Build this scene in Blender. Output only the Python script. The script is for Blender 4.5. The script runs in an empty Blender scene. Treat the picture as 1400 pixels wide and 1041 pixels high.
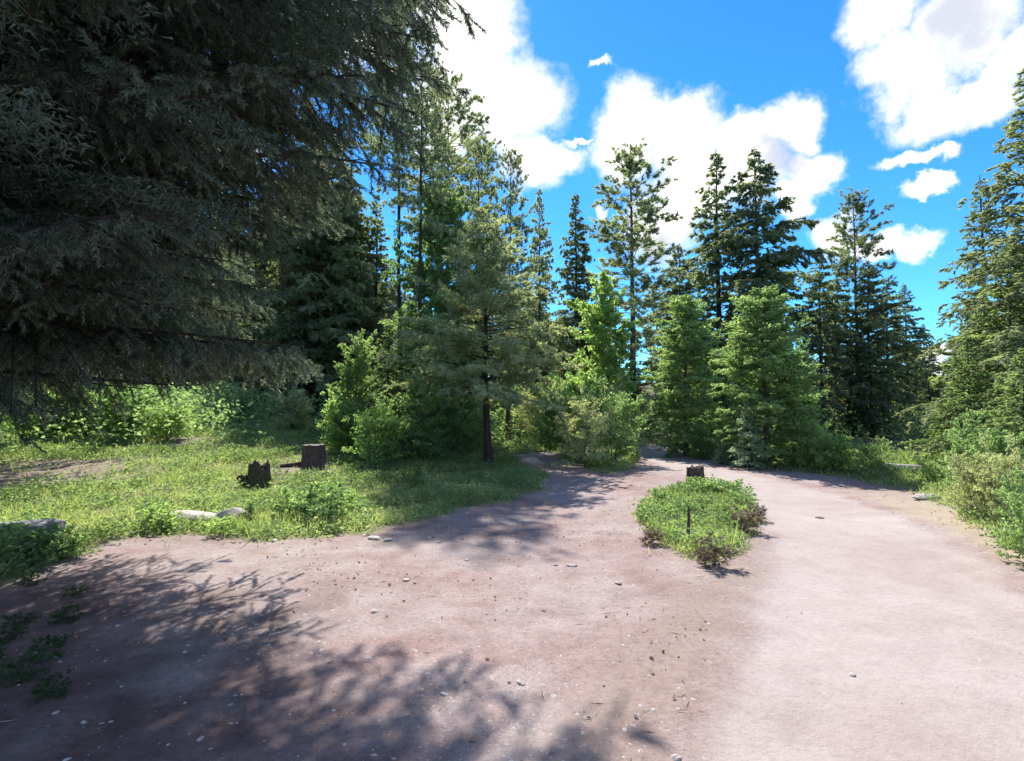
import bpy, math, random
import numpy as np
from mathutils import Vector, Matrix

random.seed(7)
SC = bpy.context.scene
COL = SC.collection
R_ = math.radians

# ------------------------------------------------------------------ camera
F_PX, CX, CY, HOR = 777.0, 700.0, 520.5, 555.0
EYE = 1.7
PITCH = math.atan((HOR - CY) / F_PX)
cam_d = bpy.data.cameras.new('camera')
cam_d.sensor_width = 36.0
cam_d.lens = 36.0 * F_PX / 1400.0
cam_d.clip_start = 0.05
cam_d.clip_end = 2000
cam = bpy.data.objects.new('camera', cam_d)
cam.location = (0, 0, EYE)
cam.rotation_euler = (R_(90) + PITCH, 0, 0)
COL.objects.link(cam)
SC.camera = cam

SUN_EL = R_(49)
SUN_AZ = math.atan2(-0.26, 1.0)          # measured from +Y, negative = left
SUN_DIR = Vector((math.sin(SUN_AZ) * math.cos(SUN_EL), math.cos(SUN_AZ) * math.cos(SUN_EL), math.sin(SUN_EL)))
SC.view_settings.view_transform = 'Standard'
SC.view_settings.look = 'None'
SC.view_settings.gamma = 1.0
SC.view_settings.use_curve_mapping = False
SC.view_settings.exposure = 1.05
SC.cycles.use_denoising = True
SC.cycles.max_bounces = 8
SC.cycles.diffuse_bounces = 4
SC.cycles.transmission_bounces = 4
SC.cycles.transparent_max_bounces = 4
SC.cycles.caustics_reflective = False
SC.cycles.caustics_refractive = False

sun_d = bpy.data.lights.new('sun', 'SUN')
sun_d.energy = 4.6
sun_d.angle = R_(0.6)
sun_d.color = (1.0, 0.955, 0.90)
sun = bpy.data.objects.new('sun', sun_d)
sun.rotation_euler = (-SUN_DIR).to_track_quat('-Z', 'Y').to_euler()
sun.location = (0, 0, 40)
COL.objects.link(sun)


def pix_dir(px, py):
    X, V = (px - CX) / F_PX, (CY - py) / F_PX
    return Vector((X, math.cos(PITCH) - V * math.sin(PITCH), math.sin(PITCH) + V * math.cos(PITCH)))


# ------------------------------------------------------------------ sky
def build_world():
    w = bpy.data.worlds.new('World')
    SC.world = w
    w.use_nodes = True
    nt = w.node_tree
    N, L = nt.nodes, nt.links
    N.clear()

    def node(t, **k):
        n = N.new(t)
        for a, b in k.items():
            setattr(n, a, b)
        return n

    def math_(op, a, b=None, c=None, clamp=False):
        n = node('ShaderNodeMath', operation=op, use_clamp=clamp)
        for i, v in enumerate((a, b, c)):
            if v is None:
                continue
            if isinstance(v, (int, float)):
                n.inputs[i].default_value = v
            else:
                L.new(v, n.inputs[i])
        return n.outputs[0]

    out = node('ShaderNodeOutputWorld')
    bg = node('ShaderNodeBackground')
    bg.inputs['Strength'].default_value = 0.10
    L.new(bg.outputs[0], out.inputs[0])
    sky = node('ShaderNodeTexSky', sky_type='NISHITA')
    sky.sun_disc = False
    sky.sun_elevation = SUN_EL
    sky.sun_rotation = SUN_AZ
    sky.altitude = 1200
    sky.air_density = 1.0
    sky.dust_density = 0.15
    sky.ozone_density = 2.0
    hs = node('ShaderNodeHueSaturation')
    hs.inputs['Saturation'].default_value = 1.25
    hs.inputs['Value'].default_value = 1.0
    L.new(sky.outputs[0], hs.inputs['Color'])
    tint = node('ShaderNodeMix', data_type='RGBA', blend_type='MULTIPLY')
    tint.inputs['Factor'].default_value = 1.0
    L.new(hs.outputs[0], tint.inputs['A'])
    tint.inputs['B'].default_value = (0.46, 0.98, 1.28, 1)

    tc = node('ShaderNodeTexCoord')
    sp = node('ShaderNodeSeparateXYZ')
    L.new(tc.outputs['Generated'], sp.inputs[0])
    az = math_('ARCTAN2', sp.outputs['X'], sp.outputs['Y'])
    el = math_('ARCSINE', sp.outputs['Z'])
    cb = node('ShaderNodeCombineXYZ')
    L.new(az, cb.inputs[0])
    L.new(el, cb.inputs[1])
    nz = node('ShaderNodeTexNoise')
    nz.inputs['Scale'].default_value = 9.0
    nz.inputs['Detail'].default_value = 7.0
    nz.inputs['Roughness'].default_value = 0.62
    L.new(tc.outputs['Generated'], nz.inputs['Vector'])
    sub = node('ShaderNodeVectorMath', operation='SUBTRACT')
    L.new(nz.outputs['Color'], sub.inputs[0])
    sub.inputs[1].default_value = (0.5, 0.5, 0.5)
    scl = node('ShaderNodeVectorMath', operation='SCALE')
    scl.inputs['Scale'].default_value = 0.13
    L.new(sub.outputs[0], scl.inputs[0])
    add = node('ShaderNodeVectorMath', operation='ADD')
    L.new(cb.outputs[0], add.inputs[0])
    L.new(scl.outputs[0], add.inputs[1])
    flat = node('ShaderNodeVectorMath', operation='MULTIPLY')
    L.new(add.outputs[0], flat.inputs[0])
    flat.inputs[1].default_value = (1, 1, 0)

    blobs = [(640, 60, 85, 110), (690, 140, 85, 85), (615, 150, 70, 90), (740, 212, 80, 34), (725, 225, 50, 50), (600, 0, 100, 60),
             (868, 160, 62, 62), (850, 210, 48, 62), (935, 190, 80, 62), (950, 245, 90, 70), (905, 310, 60, 66), (1035, 185, 62, 42),
             (1092, 170, 50, 46), (1105, 235, 56, 38), (1085, 275, 32, 30), (1020, 230, 80, 60),
             (1200, 20, 74, 74), (1235, 95, 85, 70), (1262, 155, 66, 42), (1340, 135, 85, 44), (1400, 60, 80, 70), (1310, 30, 90, 80),
             (1250, 216, 58, 15), (1282, 208, 26, 13), (1268, 252, 32, 13), (1242, 330, 50, 23), (1150, 315, 38, 30), (1195, 330, 44, 18),
             (1302, 478, 36, 18), (1296, 505, 32, 26), (815, 88, 22, 10), (790, 182, 30, 8), (823, 288, 12, 12), (460, 40, 120, 60),
             (240, 180, 140, 70), (60, 60, 120, 60)]
    rb = random.Random(3)
    es = []
    for (x, y, rx, ry) in blobs:
        d = pix_dir(x, y).normalized()
        a, e = math.atan2(d.x, d.y), math.asin(d.z)
        dx = pix_dir(x + rx, y).normalized()
        dy = pix_dir(x, y - ry).normalized()
        es.append((a, e, abs(math.atan2(dx.x, dx.y) - a), max(0.008, abs(math.asin(dy.z) - e))))
    for i in range(26):
        s = rb.choice((-1, 1))
        a = s * rb.uniform(1.0, 3.1)
        e = rb.uniform(0.1, 0.9)
        es.append((a, e, rb.uniform(.12, .3), rb.uniform(.06, .16)))
    for a in (-0.8, 0.15, 0.9):
        es.append((a, 0.98, 0.35, 0.13))
    cur = None
    for (a, e, ra, re) in es:
        s = node('ShaderNodeVectorMath', operation='SUBTRACT')
        L.new(flat.outputs[0], s.inputs[0])
        s.inputs[1].default_value = (a, e, 0)
        m = node('ShaderNodeVectorMath', operation='MULTIPLY')
        L.new(s.outputs[0], m.inputs[0])
        m.inputs[1].default_value = (1 / ra, 1 / re, 0)
        ln = node('ShaderNodeVectorMath', operation='LENGTH')
        L.new(m.outputs[0], ln.inputs[0])
        v = ln.outputs['Value']
        cur = v if cur is None else math_('MINIMUM', cur, v)
    dens = math_('SUBTRACT', 1.0, cur)
    fn = node('ShaderNodeTexNoise')
    fn.inputs['Scale'].default_value = 26
    fn.inputs['Detail'].default_value = 8
    fn.inputs['Roughness'].default_value = .62
    L.new(tc.outputs['Generated'], fn.inputs['Vector'])
    dens2 = math_('ADD', dens, math_('MULTIPLY', math_('SUBTRACT', fn.outputs['Fac'], 0.5), 0.8))
    mr = node('ShaderNodeMapRange', interpolation_type='SMOOTHSTEP')
    L.new(dens2, mr.inputs['Value'])
    mr.inputs['From Min'].default_value = -0.12
    mr.inputs['From Max'].default_value = 0.58
    # shaded hearts of the thickest clouds
    hearts = [(1312, 28, 62, 60), (1068, 222, 42, 40), (1395, 205, 40, 30), (905, 345, 40, 30)]
    hc = None
    for (x, y, rx, ry) in hearts:
        d = pix_dir(x, y).normalized()
        a, e = math.atan2(d.x, d.y), math.asin(d.z)
        dx, dy = pix_dir(x + rx, y).normalized(), pix_dir(x, y - ry).normalized()
        s = node('ShaderNodeVectorMath', operation='SUBTRACT')
        L.new(flat.outputs[0], s.inputs[0])
        s.inputs[1].default_value = (a, e, 0)
        m = node('ShaderNodeVectorMath', operation='MULTIPLY')
        L.new(s.outputs[0], m.inputs[0])
        m.inputs[1].default_value = (1 / abs(math.atan2(dx.x, dx.y) - a), 1 / abs(math.asin(dy.z) - e), 0)
        ln = node('ShaderNodeVectorMath', operation='LENGTH')
        L.new(m.outputs[0], ln.inputs[0])
        hc = ln.outputs['Value'] if hc is None else math_('MINIMUM', hc, ln.outputs['Value'])
    g = node('ShaderNodeMapRange', interpolation_type='SMOOTHSTEP')
    L.new(math_('SUBTRACT', 1.0, hc), g.inputs['Value'])
    g.inputs['From Min'].default_value = -0.2
    g.inputs['From Max'].default_value = 0.7
    cc = node('ShaderNodeMix', data_type='RGBA')
    L.new(g.outputs[0], cc.inputs['Factor'])
    cc.inputs['A'].default_value = (7.0, 6.85, 6.7, 1)
    cc.inputs['B'].default_value = (3.7, 3.9, 4.5, 1)
    mx = node('ShaderNodeMix', data_type='RGBA')
    L.new(mr.outputs[0], mx.inputs['Factor'])
    L.new(tint.outputs['Result'], mx.inputs['A'])
    L.new(cc.outputs['Result'], mx.inputs['B'])
    L.new(mx.outputs['Result'], bg.inputs['Color'])
    w.cycles.sampling_method = 'MANUAL'
    w.cycles.sample_map_resolution = 512


build_world()


# ------------------------------------------------------------------ noise and terrain height
def _hash(ix, iy, seed):
    n = (ix.astype(np.int64) * 374761393 + iy.astype(np.int64) * 668265263 + seed * 1442695041) & 0xFFFFFFFF
    n = ((n ^ (n >> 13)) * 1274126177) & 0xFFFFFFFF
    return ((n ^ (n >> 16)) & 0xFFFF) / 65535.0


def vnoise(x, y, seed=0):
    x, y = np.asarray(x, float), np.asarray(y, float)
    ix, iy = np.floor(x), np.floor(y)
    fx, fy = x - ix, y - iy
    fx, fy = fx * fx * (3 - 2 * fx), fy * fy * (3 - 2 * fy)
    a, b = _hash(ix, iy, seed), _hash(ix + 1, iy, seed)
    c, d = _hash(ix, iy + 1, seed), _hash(ix + 1, iy + 1, seed)
    return (a * (1 - fx) + b * fx) * (1 - fy) + (c * (1 - fx) + d * fx) * fy


def fbm(x, y, seed=0, o=4):
    s, a, t = 0, 1, 0
    for i in range(o):
        s = s + a * vnoise(np.asarray(x) * 2 ** i, np.asarray(y) * 2 ** i, seed + i * 17)
        t += a
        a *= .5
    return s / t


def sstep(a, b, x):
    t = np.clip((np.asarray(x, float) - a) / (b - a), 0, 1)
    return t * t * (3 - 2 * t)


def base_h(x, y):
    r = 0.95 * sstep(8.5, 24, y) * sstep(-1.0, -8.0, x)
    r = r + 0.35 * sstep(22, 60, y) + 7.0 * sstep(55, 150, np.hypot(x, y))
    r = r + 0.10 * (fbm(np.asarray(x) * .25, np.asarray(y) * .25, 5) - .5)
    return r


def at(px, py):
    """ground point seen at pixel (px, py) of the photograph"""
    d = pix_dir(px, py)
    t = 1.0
    while t < 200:
        p = Vector((0, 0, EYE)) + d * t
        if p.z <= float(base_h(p.x, p.y)):
            break
        t += 0.02 if t < 15 else 0.1
    return Vector((p.x, p.y))


def poly(pts):
    return np.array([tuple(at(*p)) for p in pts])


def sdist(x, y, P):
    """signed distance to polygon, positive inside"""
    d2 = np.full(x.shape, 1e18)
    ins = np.zeros(x.shape, bool)
    n = len(P)
    for i in range(n):
        ax, ay = P[i]
        bx, by = P[(i + 1) % n]
        ex, ey = bx - ax, by - ay
        t = np.clip(((x - ax) * ex + (y - ay) * ey) / (ex * ex + ey * ey + 1e-12), 0, 1)
        d2 = np.minimum(d2, (x - ax - t * ex) ** 2 + (y - ay - t * ey) ** 2)
        c = ((ay > y) != (by > y)) & (x < ex * (y - ay) / (ey if abs(ey) > 1e-9 else 1e-9) + ax)
        ins ^= c
    return np.where(ins, 1, -1) * np.sqrt(d2)


DIRT = poly([(-500, 860), (-200, 830), (0, 800), (110, 760), (180, 740), (250, 735), (350, 740), (450, 735), (560, 718), (620, 700), (650, 690), (700, 688),
             (740, 668), (745, 650), (715, 634), (700, 622), (745, 619), (790, 634), (830, 648), (866, 642), (866, 622), (862, 611), (905, 607), (930, 618), (960, 628),
             (1020, 637), (1110, 648), (1180, 657), (1250, 672), (1300, 700), (1330, 738), (1400, 782), (1600, 900)])
DIRT = np.vstack([DIRT, [(7, 1.5), (7, -14), (-22, -14), (-16, 3)]])
ROAD = poly([(960, 1041), (1010, 920), (1055, 800), (1062, 740), (1035, 692), (975, 660), (915, 640), (880, 626), (864, 612), (895, 607), (925, 622), (975, 638),
             (1050, 655), (1150, 678), (1230, 705), (1300, 742), (1400, 805), (1560, 900)])
ROAD = np.vstack([ROAD, [(5.2, 1.2), (5.5, -14), (1.0, -14), (0.9, 1.0)]])
ISLE = poly([(868, 708), (880, 690), (905, 672), (950, 664), (1000, 667), (1024, 680), (1032, 700), (1030, 725), (1005, 755), (975, 772), (935, 765), (895, 742)])
BARE = [(tuple(at(395, 645)), (1.0, .6)), (tuple(at(262, 604)), (1.6, 1.5)), (tuple(at(60, 648)), (2.4, 2.0)), (tuple(at(250, 740)), (1.0, .2))]


def masks(x, y):
    wob = (fbm(x * 1.3, y * 1.3, 11) - .5) * .9 + (fbm(x * 7, y * 7, 23, 3) - .5) * .22
    w2 = (fbm(x * .8, y * .8, 31) - .5) * .7
    isle = sdist(x, y, ISLE) + wob * .45
    dirt = sdist(x, y, DIRT) + wob * (0.55 + 0.02 * np.hypot(x, y))
    dirt = np.minimum(dirt, -isle)
    road = sdist(x, y, ROAD) + w2 * .5
    bare = np.zeros(x.shape)
    for (c, r) in BARE:
        q = np.hypot((x - c[0]) / r[0], (y - c[1]) / r[1]) + (fbm(x * 1.7, y * 1.7, 77) - .5) * 1.1
        bare = np.maximum(bare, sstep(1.1, .5, q))
    return dirt, road, isle, bare


def ground_h(x, y):
    x, y = np.asarray(x, float), np.asarray(y, float)
    dirt, road, isle, bare = masks(x, y)
    veg = sstep(0.1, -0.5, dirt)
    rd = sstep(-.3, .5, road)
    h = base_h(x, y)
    h = h + veg * 0.07 * (fbm(x * 1.6, y * 1.6, 3) - .2) + (1 - rd) * (1 - veg) * .035 * (fbm(x * 2.2, y * 2.2, 8) - .5)
    h = h + (1 - rd) * 0.014 * (fbm(x * 9, y * 9, 41, 3) - .5)
    h = h - rd * 0.03 + 0.012 * rd * (fbm(x * 1.2, y * 4, 9) - .5)
    return h


def gz(x, y):
    return float(ground_h(np.array([x]), np.array([y]))[0])


# ------------------------------------------------------------------ mesh helper
def mesh_from(name, V, faces, mats=(), midx=None, tint=None, smooth=False):
    """faces: (n,3) or (n,4) int array"""
    me = bpy.data.meshes.new(name)
    V = np.asarray(V, np.float32)
    faces = np.asarray(faces, np.int32)
    k = faces.shape[1]
    n = len(faces)
    me.vertices.add(len(V))
    me.vertices.foreach_set('co', V.ravel())
    me.loops.add(n * k)
    me.loops.foreach_set('vertex_index', faces.ravel())
    me.polygons.add(n)
    me.polygons.foreach_set('loop_start', np.arange(0, n * k, k, dtype=np.int32))
    me.polygons.foreach_set('loop_total', np.full(n, k, np.int32))
    if midx is not None:
        me.polygons.foreach_set('material_index', np.asarray(midx, np.int32))
    me.polygons.foreach_set('use_smooth', np.full(n, smooth, bool))
    me.update(calc_edges=True)
    if tint is not None:
        for an, arr in tint.items():
            a = me.attributes.new(an, 'FLOAT', 'POINT')
            a.data.foreach_set('value', np.asarray(arr, np.float32))
    for m in mats:
        me.materials.append(m)
    return me


def obj(name, me, parent=None, loc=None):
    o = bpy.data.objects.new(name, me)
    COL.objects.link(o)
    if parent is not None:
        o.parent = parent
    if loc is not None:
        o.location = loc
    return o


def tag(o, label=None, cat=None, group=None, kind=None):
    if label:
        assert 4 <= len(label.split()) <= 16, label
        o['label'] = label
    if cat:
        o['category'] = cat
    if group:
        o['group'] = group
    if kind:
        o['kind'] = kind
    return o


# ------------------------------------------------------------------ materials
def new_mat(name):
    m = bpy.data.materials.new(name)
    m.use_nodes = True
    m.node_tree.nodes.clear()
    return m, m.node_tree.nodes, m.node_tree.links


def ramp(N, stops):
    r = N.new('ShaderNodeValToRGB')
    e = r.color_ramp.elements
    while len(e) > 1:
        e.remove(e[-1])
    e[0].position, e[0].color = stops[0][0], (*stops[0][1], 1)
    for p, c in stops[1:]:
        q = e.new(p)
        q.color = (*c, 1)
    return r


def foliage_mat(name, dark, mid, light, trans=.4, rough=.6, bright=1.0, tcol=(1.7, 1.75, .8)):
    m, N, L = new_mat(name)
    out = N.new('ShaderNodeOutputMaterial')
    at_ = N.new('ShaderNodeAttribute')
    at_.attribute_name = 'tint'
    rp = ramp(N, [(0.0, dark), (0.5, mid), (1.0, light)])
    L.new(at_.outputs['Fac'], rp.inputs[0])
    oi = N.new('ShaderNodeObjectInfo')
    hs = N.new('ShaderNodeHueSaturation')
    mr = N.new('ShaderNodeMapRange')
    L.new(oi.outputs['Random'], mr.inputs[0])
    mr.inputs['To Min'].default_value = .485
    mr.inputs['To Max'].default_value = .515
    L.new(mr.outputs[0], hs.inputs['Hue'])
    mr2 = N.new('ShaderNodeMapRange')
    L.new(oi.outputs['Random'], mr2.inputs[0])
    mr2.inputs['To Min'].default_value = 1.2 * bright
    mr2.inputs['To Max'].default_value = .85 * bright
    L.new(mr2.outputs[0], hs.inputs['Value'])
    L.new(rp.outputs[0], hs.inputs['Color'])
    p = N.new('ShaderNodeBsdfPrincipled')
    p.inputs['Roughness'].default_value = rough
    p.inputs['Specular IOR Level'].default_value = .35
    L.new(hs.outputs[0], p.inputs['Base Color'])
    t = N.new('ShaderNodeBsdfTranslucent')
    tm = N.new('ShaderNodeMix')
    tm.data_type = 'RGBA'
    tm.blend_type = 'MULTIPLY'
    tm.inputs['Factor'].default_value = 1
    L.new(hs.outputs[0], tm.inputs['A'])
    tm.inputs['B'].default_value = (*tcol, 1)
    L.new(tm.outputs['Result'], t.inputs['Color'])
    mx = N.new('ShaderNodeMixShader')
    mx.inputs[0].default_value = trans
    L.new(p.outputs[0], mx.inputs[1])
    L.new(t.outputs[0], mx.inputs[2])
    L.new(mx.outputs[0], out.inputs[0])
    return m


def bark_mat(name, c1, c2, c3, scale=6.0, stretch=.18):
    m, N, L = new_mat(name)
    out = N.new('ShaderNodeOutputMaterial')
    p = N.new('ShaderNodeBsdfPrincipled')
    p.inputs['Roughness'].default_value = .9
    p.inputs['Specular IOR Level'].default_value = .2
    tc = N.new('ShaderNodeTexCoord')
    mp = N.new('ShaderNodeMapping')
    mp.inputs['Scale'].default_value = (scale * 2, scale * 2, scale * 2 * stretch)
    L.new(tc.outputs['Object'], mp.inputs[0])
    vo = N.new('ShaderNodeTexNoise')
    vo.inputs['Scale'].default_value = 1.6
    vo.inputs['Detail'].default_value = 6
    vo.inputs['Roughness'].default_value = .7
    L.new(mp.outputs[0], vo.inputs['Vector'])
    rp = ramp(N, [(.3, c1), (.5, c2), (.72, c3)])
    L.new(vo.outputs['Fac'], rp.inputs[0])
    L.new(rp.outputs[0], p.inputs['Base Color'])
    b = N.new('ShaderNodeBump')
    b.inputs['Strength'].default_value = .8
    b.inputs['Distance'].default_value = .03
    L.new(vo.outputs['Fac'], b.inputs['Height'])
    L.new(b.outputs[0], p.inputs['Normal'])
    L.new(p.outputs[0], out.inputs[0])
    return m


def rock_mat(name, c1, c2, c3, scale=8):
    m = bark_mat(name, c1, c2, c3, scale, 1.0)
    return m


M = {}
M['needle_dark'] = foliage_mat('needle_dark', (0.083, 0.113, 0.086), (0.186, 0.225, 0.159), (0.356, 0.394, 0.293), .48)
M['needle_near'] = foliage_mat('needle_near', (0.083, 0.098, 0.077), (0.165, 0.188, 0.145), (0.331, 0.360, 0.282), .42, tcol=(1.35, 1.5, 1.0))
M['needle_green'] = foliage_mat('needle_green', (0.105, 0.157, 0.089), (0.219, 0.288, 0.161), (0.356, 0.430, 0.261), .52)
M['needle_grey'] = foliage_mat('needle_grey', (0.184, 0.216, 0.163), (0.390, 0.422, 0.327), (0.596, 0.617, 0.512), .52)
M['needle_mid'] = foliage_mat('needle_mid', (0.114, 0.145, 0.109), (0.256, 0.293, 0.213), (0.441, 0.475, 0.371), .48)
M['needle_blue'] = foliage_mat('needle_blue', (0.187, 0.251, 0.229), (0.349, 0.434, 0.402), (0.533, 0.617, 0.575), .48)
M['leaf_green'] = foliage_mat('leaf_green', (0.107, 0.171, 0.080), (0.234, 0.331, 0.160), (0.381, 0.482, 0.264), .54, tcol=(1.52, 1.62, .9))
M['leaf_bright'] = foliage_mat('leaf_bright', (0.149, 0.234, 0.094), (0.296, 0.405, 0.164), (0.474, 0.578, 0.293), .56, tcol=(1.52, 1.62, .9))
M['leaf_grey'] = foliage_mat('leaf_grey', (0.184, 0.210, 0.147), (0.343, 0.375, 0.259), (0.572, 0.593, 0.445), .48)
M['leaf_ground'] = foliage_mat('leaf_ground', (0.098, 0.155, 0.075), (0.188, 0.264, 0.133), (0.320, 0.393, 0.238), .48)
M['grass'] = foliage_mat('grass', (0.170, 0.229, 0.107), (0.310, 0.359, 0.188), (0.469, 0.485, 0.316), .5)
M['dry_needles'] = foliage_mat('dry_needles', (.10, .075, .06), (.20, .15, .12), (.34, .27, .22), .25)
M['bark_dark'] = bark_mat('bark_dark', (.025, .018, .014), (.055, .042, .034), (.11, .088, .075))
M['bark_red'] = bark_mat('bark_red', (.05, .03, .02), (.12, .075, .055), (.20, .14, .105))
M['bark_grey'] = bark_mat('bark_grey', (.05, .045, .038), (.12, .11, .095), (.22, .205, .18))
M['stump_bark'] = bark_mat('stump_bark', (.03, .02, .018), (.10, .07, .06), (.24, .18, .155), 14)
M['stump_moss'] = bark_mat('stump_moss', (.03, .022, .016), (.085, .065, .035), (.18, .18, .08), 10, .6)
M['cut_wood'] = bark_mat('cut_wood', (.22, .17, .12), (.36, .30, .23), (.50, .45, .37), 20, 1)
M['rock_pale'] = rock_mat('rock_pale', (.30, .26, .23), (.50, .45, .405), (.68, .63, .58))
M['rock_pink'] = rock_mat('rock_pink', (.26, .18, .165), (.42, .33, .31), (.58, .50, .48))
M['rock_grey'] = rock_mat('rock_grey', (.10, .10, .10), (.24, .235, .23), (.40, .40, .39))
M['wood_pale'] = bark_mat('wood_pale', (.22, .19, .16), (.40, .36, .31), (.55, .52, .47), 5)


def ground_mat():
    m, N, L = new_mat('ground_soil')
    out = N.new('ShaderNodeOutputMaterial')
    p = N.new('ShaderNodeBsdfPrincipled')
    p.inputs['Roughness'].default_value = .95
    p.inputs['Specular IOR Level'].default_value = .15
    tc = N.new('ShaderNodeTexCoord')

    def noise(scale, detail=5, rough=.55, dist=0):
        n = N.new('ShaderNodeTexNoise')
        n.inputs['Scale'].default_value = scale
        n.inputs['Detail'].default_value = detail
        n.inputs['Roughness'].default_value = rough
        n.inputs['Distortion'].default_value = dist
        L.new(tc.outputs['Object'], n.inputs['Vector'])
        return n.outputs['Fac']

    def attr(a):
        n = N.new('ShaderNodeAttribute')
        n.attribute_name = a
        return n.outputs['Fac']

    def mixc(f, a, b, blend='MIX'):
        n = N.new('ShaderNodeMix')
        n.data_type = 'RGBA'
        n.blend_type = blend
        if isinstance(f, float):
            n.inputs['Factor'].default_value = f
        else:
            L.new(f, n.inputs['Factor'])
        for k, v in (('A', a), ('B', b)):
            if isinstance(v, tuple):
                n.inputs[k].default_value = (*v, 1)
            else:
                L.new(v, n.inputs[k])
        return n.outputs['Result']

    big = noise(.55, 4)
    med = noise(2.6, 6, .6, .4)
    fine = noise(22, 6, .7)
    grit = noise(95, 3, .6)
    dirt = ramp(N, [(.28, (.20, .128, .114)), (.44, (.27, .195, .178)), (.58, (.335, .262, .245)), (.74, (.37, .312, .278))])
    L.new(med, dirt.inputs[0])
    dirt2 = ramp(N, [(.38, (.235, .15, .131)), (.5, (.31, .25, .235)), (.60, (.345, .31, .29)), (.70, (.31, .25, .19))])
    L.new(big, dirt2.inputs[0])
    d = mixc(.45, dirt.outputs[0], dirt2.outputs[0])
    fr = ramp(N, [(.25, (.5, .48, .47)), (.45, (.92, .91, .9)), (.62, (1.06, 1.05, 1.05)), (.8, (1.3, 1.28, 1.26))])
    L.new(fine, fr.inputs[0])
    vo = N.new('ShaderNodeTexVoronoi')
    vo.inputs['Scale'].default_value = 42
    L.new(tc.outputs['Object'], vo.inputs['Vector'])
    sz = N.new('ShaderNodeSeparateColor')
    L.new(vo.outputs['Color'], sz.inputs[0])
    th = N.new('ShaderNodeMath')
    th.operation = 'MULTIPLY_ADD'
    L.new(sz.outputs[0], th.inputs[0])
    th.inputs[1].default_value = -.35
    L.new(vo.outputs['Distance'], th.inputs[2])
    pb = N.new('ShaderNodeMapRange')
    L.new(th.outputs[0], pb.inputs['Value'])
    pb.inputs['From Min'].default_value = .10
    pb.inputs['From Max'].default_value = .0
    pc = ramp(N, [(.0, (.62, .55, .54)), (.45, (1.0, .97, .96)), (1.0, (1.42, 1.4, 1.38))])
    L.new(sz.outputs[1], pc.inputs[0])
    gr = ramp(N, [(.3, (.72, .70, .69)), (.5, (1, 1, 1)), (.7, (1.2, 1.19, 1.18))])
    L.new(grit, gr.inputs[0])
    d = mixc(.8, d, fr.outputs[0], 'MULTIPLY')
    d = mixc(.7, d, gr.outputs[0], 'MULTIPLY')
    d = mixc(pb.outputs[0], d, mixc(1.0, d, pc.outputs[0], 'MULTIPLY'))
    road = ramp(N, [(.3, (.325, .265, .238)), (.5, (.362, .307, .28)), (.75, (.39, .34, .312))])
    L.new(big, road.inputs[0])
    fr2 = ramp(N, [(.25, (.84, .83, .82)), (.5, (1, 1, 1)), (.8, (1.1, 1.1, 1.1))])
    L.new(fine, fr2.inputs[0])
    r = mixc(1.0, road.outputs[0], fr2.outputs[0], 'MULTIPLY')
    mr3 = ramp(N, [(.3, (.9, .88, .87)), (.6, (1.03, 1.03, 1.03))])
    L.new(med, mr3.inputs[0])
    r = mixc(1.0, r, mr3.outputs[0], 'MULTIPLY')
    soil = ramp(N, [(.3, (.10, .11, .045)), (.5, (.18, .19, .075)), (.7, (.27, .25, .13))])
    L.new(med, soil.inputs[0])
    floor = ramp(N, [(.3, (.05, .045, .025)), (.55, (.10, .085, .05)), (.75, (.16, .12, .08))])
    L.new(med, floor.inputs[0])
    s = mixc(attr('forest'), soil.outputs[0], floor.outputs[0])
    s = mixc(1.0, s, fr.outputs[0], 'MULTIPLY')
    col = mixc(attr('dirt'), s, d)
    bm_ = N.new('ShaderNodeMath')
    bm_.operation = 'MULTIPLY'
    L.new(attr('berm'), bm_.inputs[0])
    bm_.inputs[1].default_value = .75
    col = mixc(bm_.outputs[0], col, mixc(1.0, (.27, .205, .17), fr.outputs[0], 'MULTIPLY'))
    col = mixc(attr('road'), col, r)
    col = mixc(attr('verge'), col, mixc(.5, d, (.40, .33, .20)))
    col = mixc(attr('bare'), col, mixc(.5, d, (.22, .16, .13)))
    df = ramp(N, [(.3, (.085, .05, .042)), (.5, (.13, .088, .077)), (.7, (.20, .145, .13))])  # dark soil tones that deepen the near conifer's shadow by colour
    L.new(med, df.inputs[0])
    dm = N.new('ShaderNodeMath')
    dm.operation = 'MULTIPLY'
    L.new(attr('tree_shade'), dm.inputs[0])
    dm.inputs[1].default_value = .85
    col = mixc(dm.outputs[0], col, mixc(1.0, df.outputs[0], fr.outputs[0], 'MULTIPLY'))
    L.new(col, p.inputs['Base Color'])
    b = N.new('ShaderNodeBump')
    b.inputs['Strength'].default_value = .55
    b.inputs['Distance'].default_value = .025
    ad = N.new('ShaderNodeMath')
    ad.operation = 'MULTIPLY_ADD'
    L.new(grit, ad.inputs[0])
    ad.inputs[1].default_value = .4
    L.new(fine, ad.inputs[2])
    L.new(ad.outputs[0], b.inputs['Height'])
    L.new(b.outputs[0], p.inputs['Normal'])
    L.new(p.outputs[0], out.inputs[0])
    return m


M['ground'] = ground_mat()


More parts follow.
